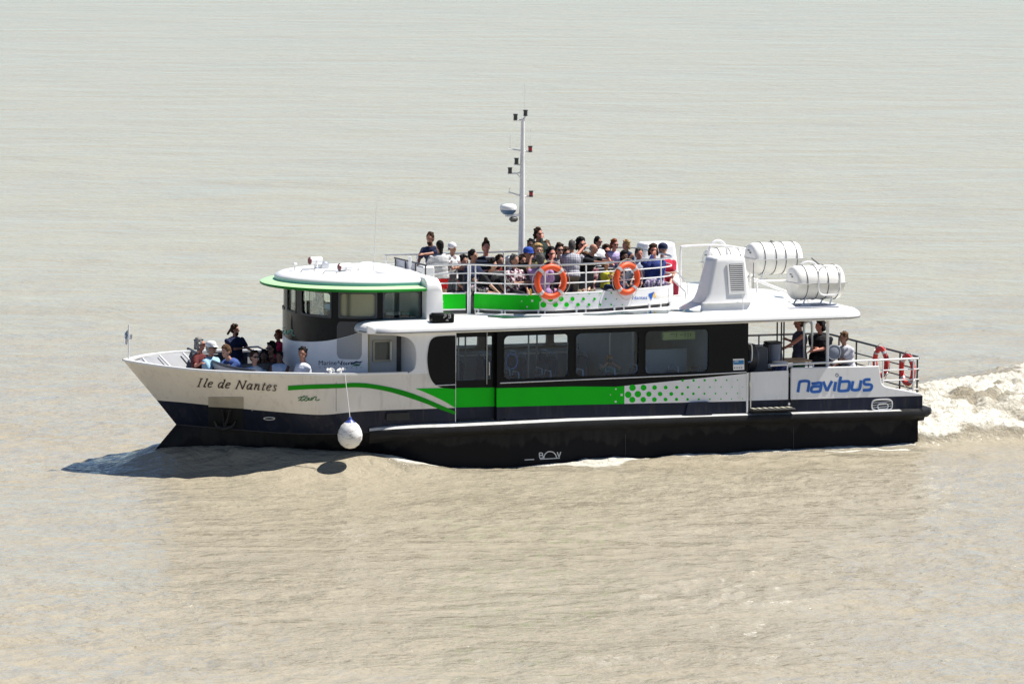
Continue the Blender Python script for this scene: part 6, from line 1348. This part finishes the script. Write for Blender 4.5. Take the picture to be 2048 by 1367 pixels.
def wave_h(X, Y):
    du, dv = X - ORG.x, Y - ORG.y; u = du*U0.x + dv*U0.y; v = du*VV.x + dv*VV.y; foam = 0.0
    h = .035*nz(X, Y*1.6, .35) + .022*nz(X, Y*1.6, .9, 5)
    if -30 < Y < 25 and abs(X) < 14:                  # wind chop
        a = X*.95 + Y*.30; b2 = Y*.95 - X*.30; g_ = .75 + .8*nz(X, Y, .12, 14); p = nz(a*.75, b2, 1.5, 3); q2 = nz(a, b2*.8, 3.1, 7)
        g_ *= max(0, min(1, (24 - Y)/16)); h += g_*(.050*(.30 - abs(p))*1.5 + .026*(.25 - abs(q2))*1.4)
    if -12 < u < 13 and abs(v) < 9:
        b = interp(hwid, u); d = max(abs(v) - b, 0); lv = interp(hl, u)
        h += lv*math.exp(-(d/1.15)**2)*(1 if u < 8 else 0)
        # diverging crest leaving the bow
        dc = abs(v) - (1.5 + (u + 7.0)*.42)
        if u > -7: h += .11*math.exp(-(dc/.55)**2)*max(0, 1 - (u + 7)/16)
        dc2 = abs(v) - (3.0 + (u - 1)*.22)
        if u > 1: h += .06*math.exp(-(dc2/.35)**2)*min(1, (u-1)/2)
        # foam along the side
        near = math.exp(-(d/(.30 + .8*math.exp(-((u - .4)/.8)**2) + .45*math.exp(-((u + 3.5)/.8)**2) + .2*nz(u, v, 2.2, 51)))**2); 
        f1 = near*(1.1*math.exp(-((u + 3.9)/.7)**2) + .55*math.exp(-((u + 5.6)/.9)**2) + .75*math.exp(-((u - .2)/.8)**2) + ((.95 + .5*nz(u, v, 1.3, 41)) if -1.2 < u < 7.9 else 0) + .62*math.exp(-((u+2.6)/1.1)**2))
        d2 = abs(v) - (2.80 + .16*max(0, u - 4.5) + .22*nz(u, v, .9, 21)); f2 = math.exp(-(d2/.16)**2)*math.exp(-((u - 6.6)/1.5)**4)*(.75 + .5*nz(u, v, 1.5, 33))
        f3 = math.exp(-((abs(v) - 2.85)/.25)**2)*.6*math.exp(-((u - .7)/1.0)**2)
        foam = max(f1, f2, f3)
        h += .03*foam*abs(nz(X, Y, 3.5, 9))
    if u > 7.9 and abs(v) < 28:                                       # propeller wash
        a = u - 7.9; vn = -2.45 - .02*a; vf = 3.2 + .7*a
        s1 = 1/(1 + math.exp(-(v - vn)/.10)); s2 = 1/(1 + math.exp((v - vf)/.35)); k = s1*s2*min(1, a/.25)*math.exp(-(a/45.0))
        mid = math.exp(-((v - .8 - .3*a)/(2.6 + .2*a))**2)
        tur = abs(nz(X, Y, 1.1, 2))*.26 + abs(nz(X, Y, 2.6, 4))*.34 + abs(nz(X, Y, 5.5, 8))*.30 + max(0, nz(X, Y, .5, 3))*.2
        h += k*(.10 + (.22 + min(.12, .03*a))*mid*min(1, a/.7) + tur*(.36 + .36*mid)); foam = max(foam, k*(.84 - .6*max(0, nz(X, Y, .8, 12)) - .5*max(0, nz(X, Y, 2.4, 17))))
    # distant breaking streak beyond the wash
    if 9.5 < X < 14 and 12 < Y < 22:
        q = (Y - 17.0 - (X - 10)*.15); foam = max(foam, .50*math.exp(-(q/.9)**2)*min(1, (X - 9.5)/1.5)); h += .16*math.exp(-((q + .3)/1.0)**2)*min(1, (X - 9.5)/1.5)
    return h, min(foam, 1.0)
vs, fo = [], []
for Y in YS:
    for X in XS:
        if abs(X) < 60 and -90 < Y < 90: h, f = wave_h(X, Y)
        else: h, f = 0.0, 0.0
        vs.append((X, Y, h)); fo.append(f)
nx_ = len(XS); fs = [(j*nx_ + i, j*nx_ + i + 1, (j+1)*nx_ + i + 1, (j+1)*nx_ + i) for j in range(len(YS) - 1) for i in range(nx_ - 1)]
me = bpy.data.meshes.new('river_water'); me.from_pydata(vs, [], fs); at = me.attributes.new('foam', 'FLOAT', 'POINT'); at.data.foreach_set('value', fo); me.polygons.foreach_set('use_smooth', [True]*len(me.polygons))
wo = bpy.data.objects.new('river_water', me); COL.objects.link(wo); tag(wo, kind='structure')
m = bpy.data.materials.new('muddy_river'); m.use_nodes = True; nt = m.node_tree; b = nt.nodes['Principled BSDF']; N = nt.nodes.new; Lk = nt.links.new
tc = N('ShaderNodeTexCoord')
def nmath(op, a=None, b_=None, c=None):
    n = N('ShaderNodeMath'); n.operation = op
    for i, q in enumerate((a, b_, c)):
        if q is None: continue
        if isinstance(q, (int, float)): n.inputs[i].default_value = q
        else: Lk(q, n.inputs[i])
    return n.outputs[0]
def noi(scale, sx=1, sy=1, det=3, rough=.55, rot=0.0, dist=0.0):
    mp = N('ShaderNodeMapping'); mp.inputs['Scale'].default_value = (sx, sy, 1); mp.inputs['Rotation'].default_value = (0, 0, rot); Lk(tc.outputs['Object'], mp.inputs[0]); n = N('ShaderNodeTexNoise'); n.inputs['Scale'].default_value = scale; n.inputs['Detail'].default_value = det; n.inputs['Roughness'].default_value = rough; n.inputs['Distortion'].default_value = dist; Lk(mp.outputs[0], n.inputs['Vector']); return n.outputs['Fac']
# ripples: short wind chop plus longer undulations
r1 = noi(3.2, 1.2, 1.5, 3, .55, R(22), .4); r2 = noi(1.1, 1.15, 1.35, 2, .5, R(-25)); r3 = noi(9.0, 1.0, 1.8, 2, .5, R(20)); r4 = noi(.22, 1, 1.5, 2, .5)
gust = N('ShaderNodeMapRange'); gust.inputs[1].default_value = .35; gust.inputs[2].default_value = .65; gust.inputs[3].default_value = .65; gust.inputs[4].default_value = 1.2; Lk(noi(.07, 1, 2.4, 4, .6, R(-14), .8), gust.inputs[0])
hsum0 = nmath('ADD', nmath('MULTIPLY', r1, .075), nmath('ADD', nmath('MULTIPLY', r2, .12), nmath('ADD', nmath('MULTIPLY', r3, .022), nmath('MULTIPLY', r4, .30))))
hsum = nmath('MULTIPLY', hsum0, gust.outputs[0])
fa = N('ShaderNodeAttribute'); fa.attribute_name = 'foam'; f1 = noi(5.0, 1, 1, 8, .68, 0, .6); f2 = noi(1.6, 1, 1, 4, .6)
# foam cover: attribute thresholded by noise
cov = N('ShaderNodeMapRange'); cov.interpolation_type = 'SMOOTHSTEP'; cov.inputs[1].default_value = .50; cov.inputs[2].default_value = .74
Lk(nmath('ADD', nmath('MULTIPLY', fa.outputs['Fac'], .62), nmath('MULTIPLY', nmath('ADD', nmath('MULTIPLY', f1, .6), nmath('MULTIPLY', f2, .4)), .52)), cov.inputs[0])
f3 = noi(14.0, 1, 1, 6, .7, 0, .4)
fh = nmath('MULTIPLY', nmath('MULTIPLY', fa.outputs['Fac'], nmath('ADD', f1, nmath('MULTIPLY', f3, .5))), .22)
bp = N('ShaderNodeBump'); bp.inputs['Strength'].default_value = 1.0; bp.inputs['Distance'].default_value = 1.0; Lk(nmath('ADD', hsum, fh), bp.inputs['Height']); Lk(bp.outputs[0], b.inputs['Normal'])
cn = noi(.10, 1, 2.2, 4, .6); cr = N('ShaderNodeValToRGB'); cr.color_ramp.elements[0].position = .3; cr.color_ramp.elements[1].position = .72
cr.color_ramp.elements[0].color = (.328, .289, .212, 1); cr.color_ramp.elements[1].color = (.360, .322, .243, 1); Lk(cn, cr.inputs[0])
mx = N('ShaderNodeMix'); mx.data_type = 'RGBA'; Lk(cov.outputs[0], mx.inputs[0]); Lk(cr.outputs[0], mx.inputs[6]); mx.inputs[7].default_value = (.87, .84, .73, 1); Lk(mx.outputs[2], b.inputs['Base Color'])
rg = N('ShaderNodeMapRange'); rg.inputs[3].default_value = .06; rg.inputs[4].default_value = .85; Lk(cov.outputs[0], rg.inputs[0]); Lk(rg.outputs[0], b.inputs['Roughness'])
b.inputs['Specular IOR Level'].default_value = .5; b.inputs['IOR'].default_value = 1.24; me.materials.append(m)
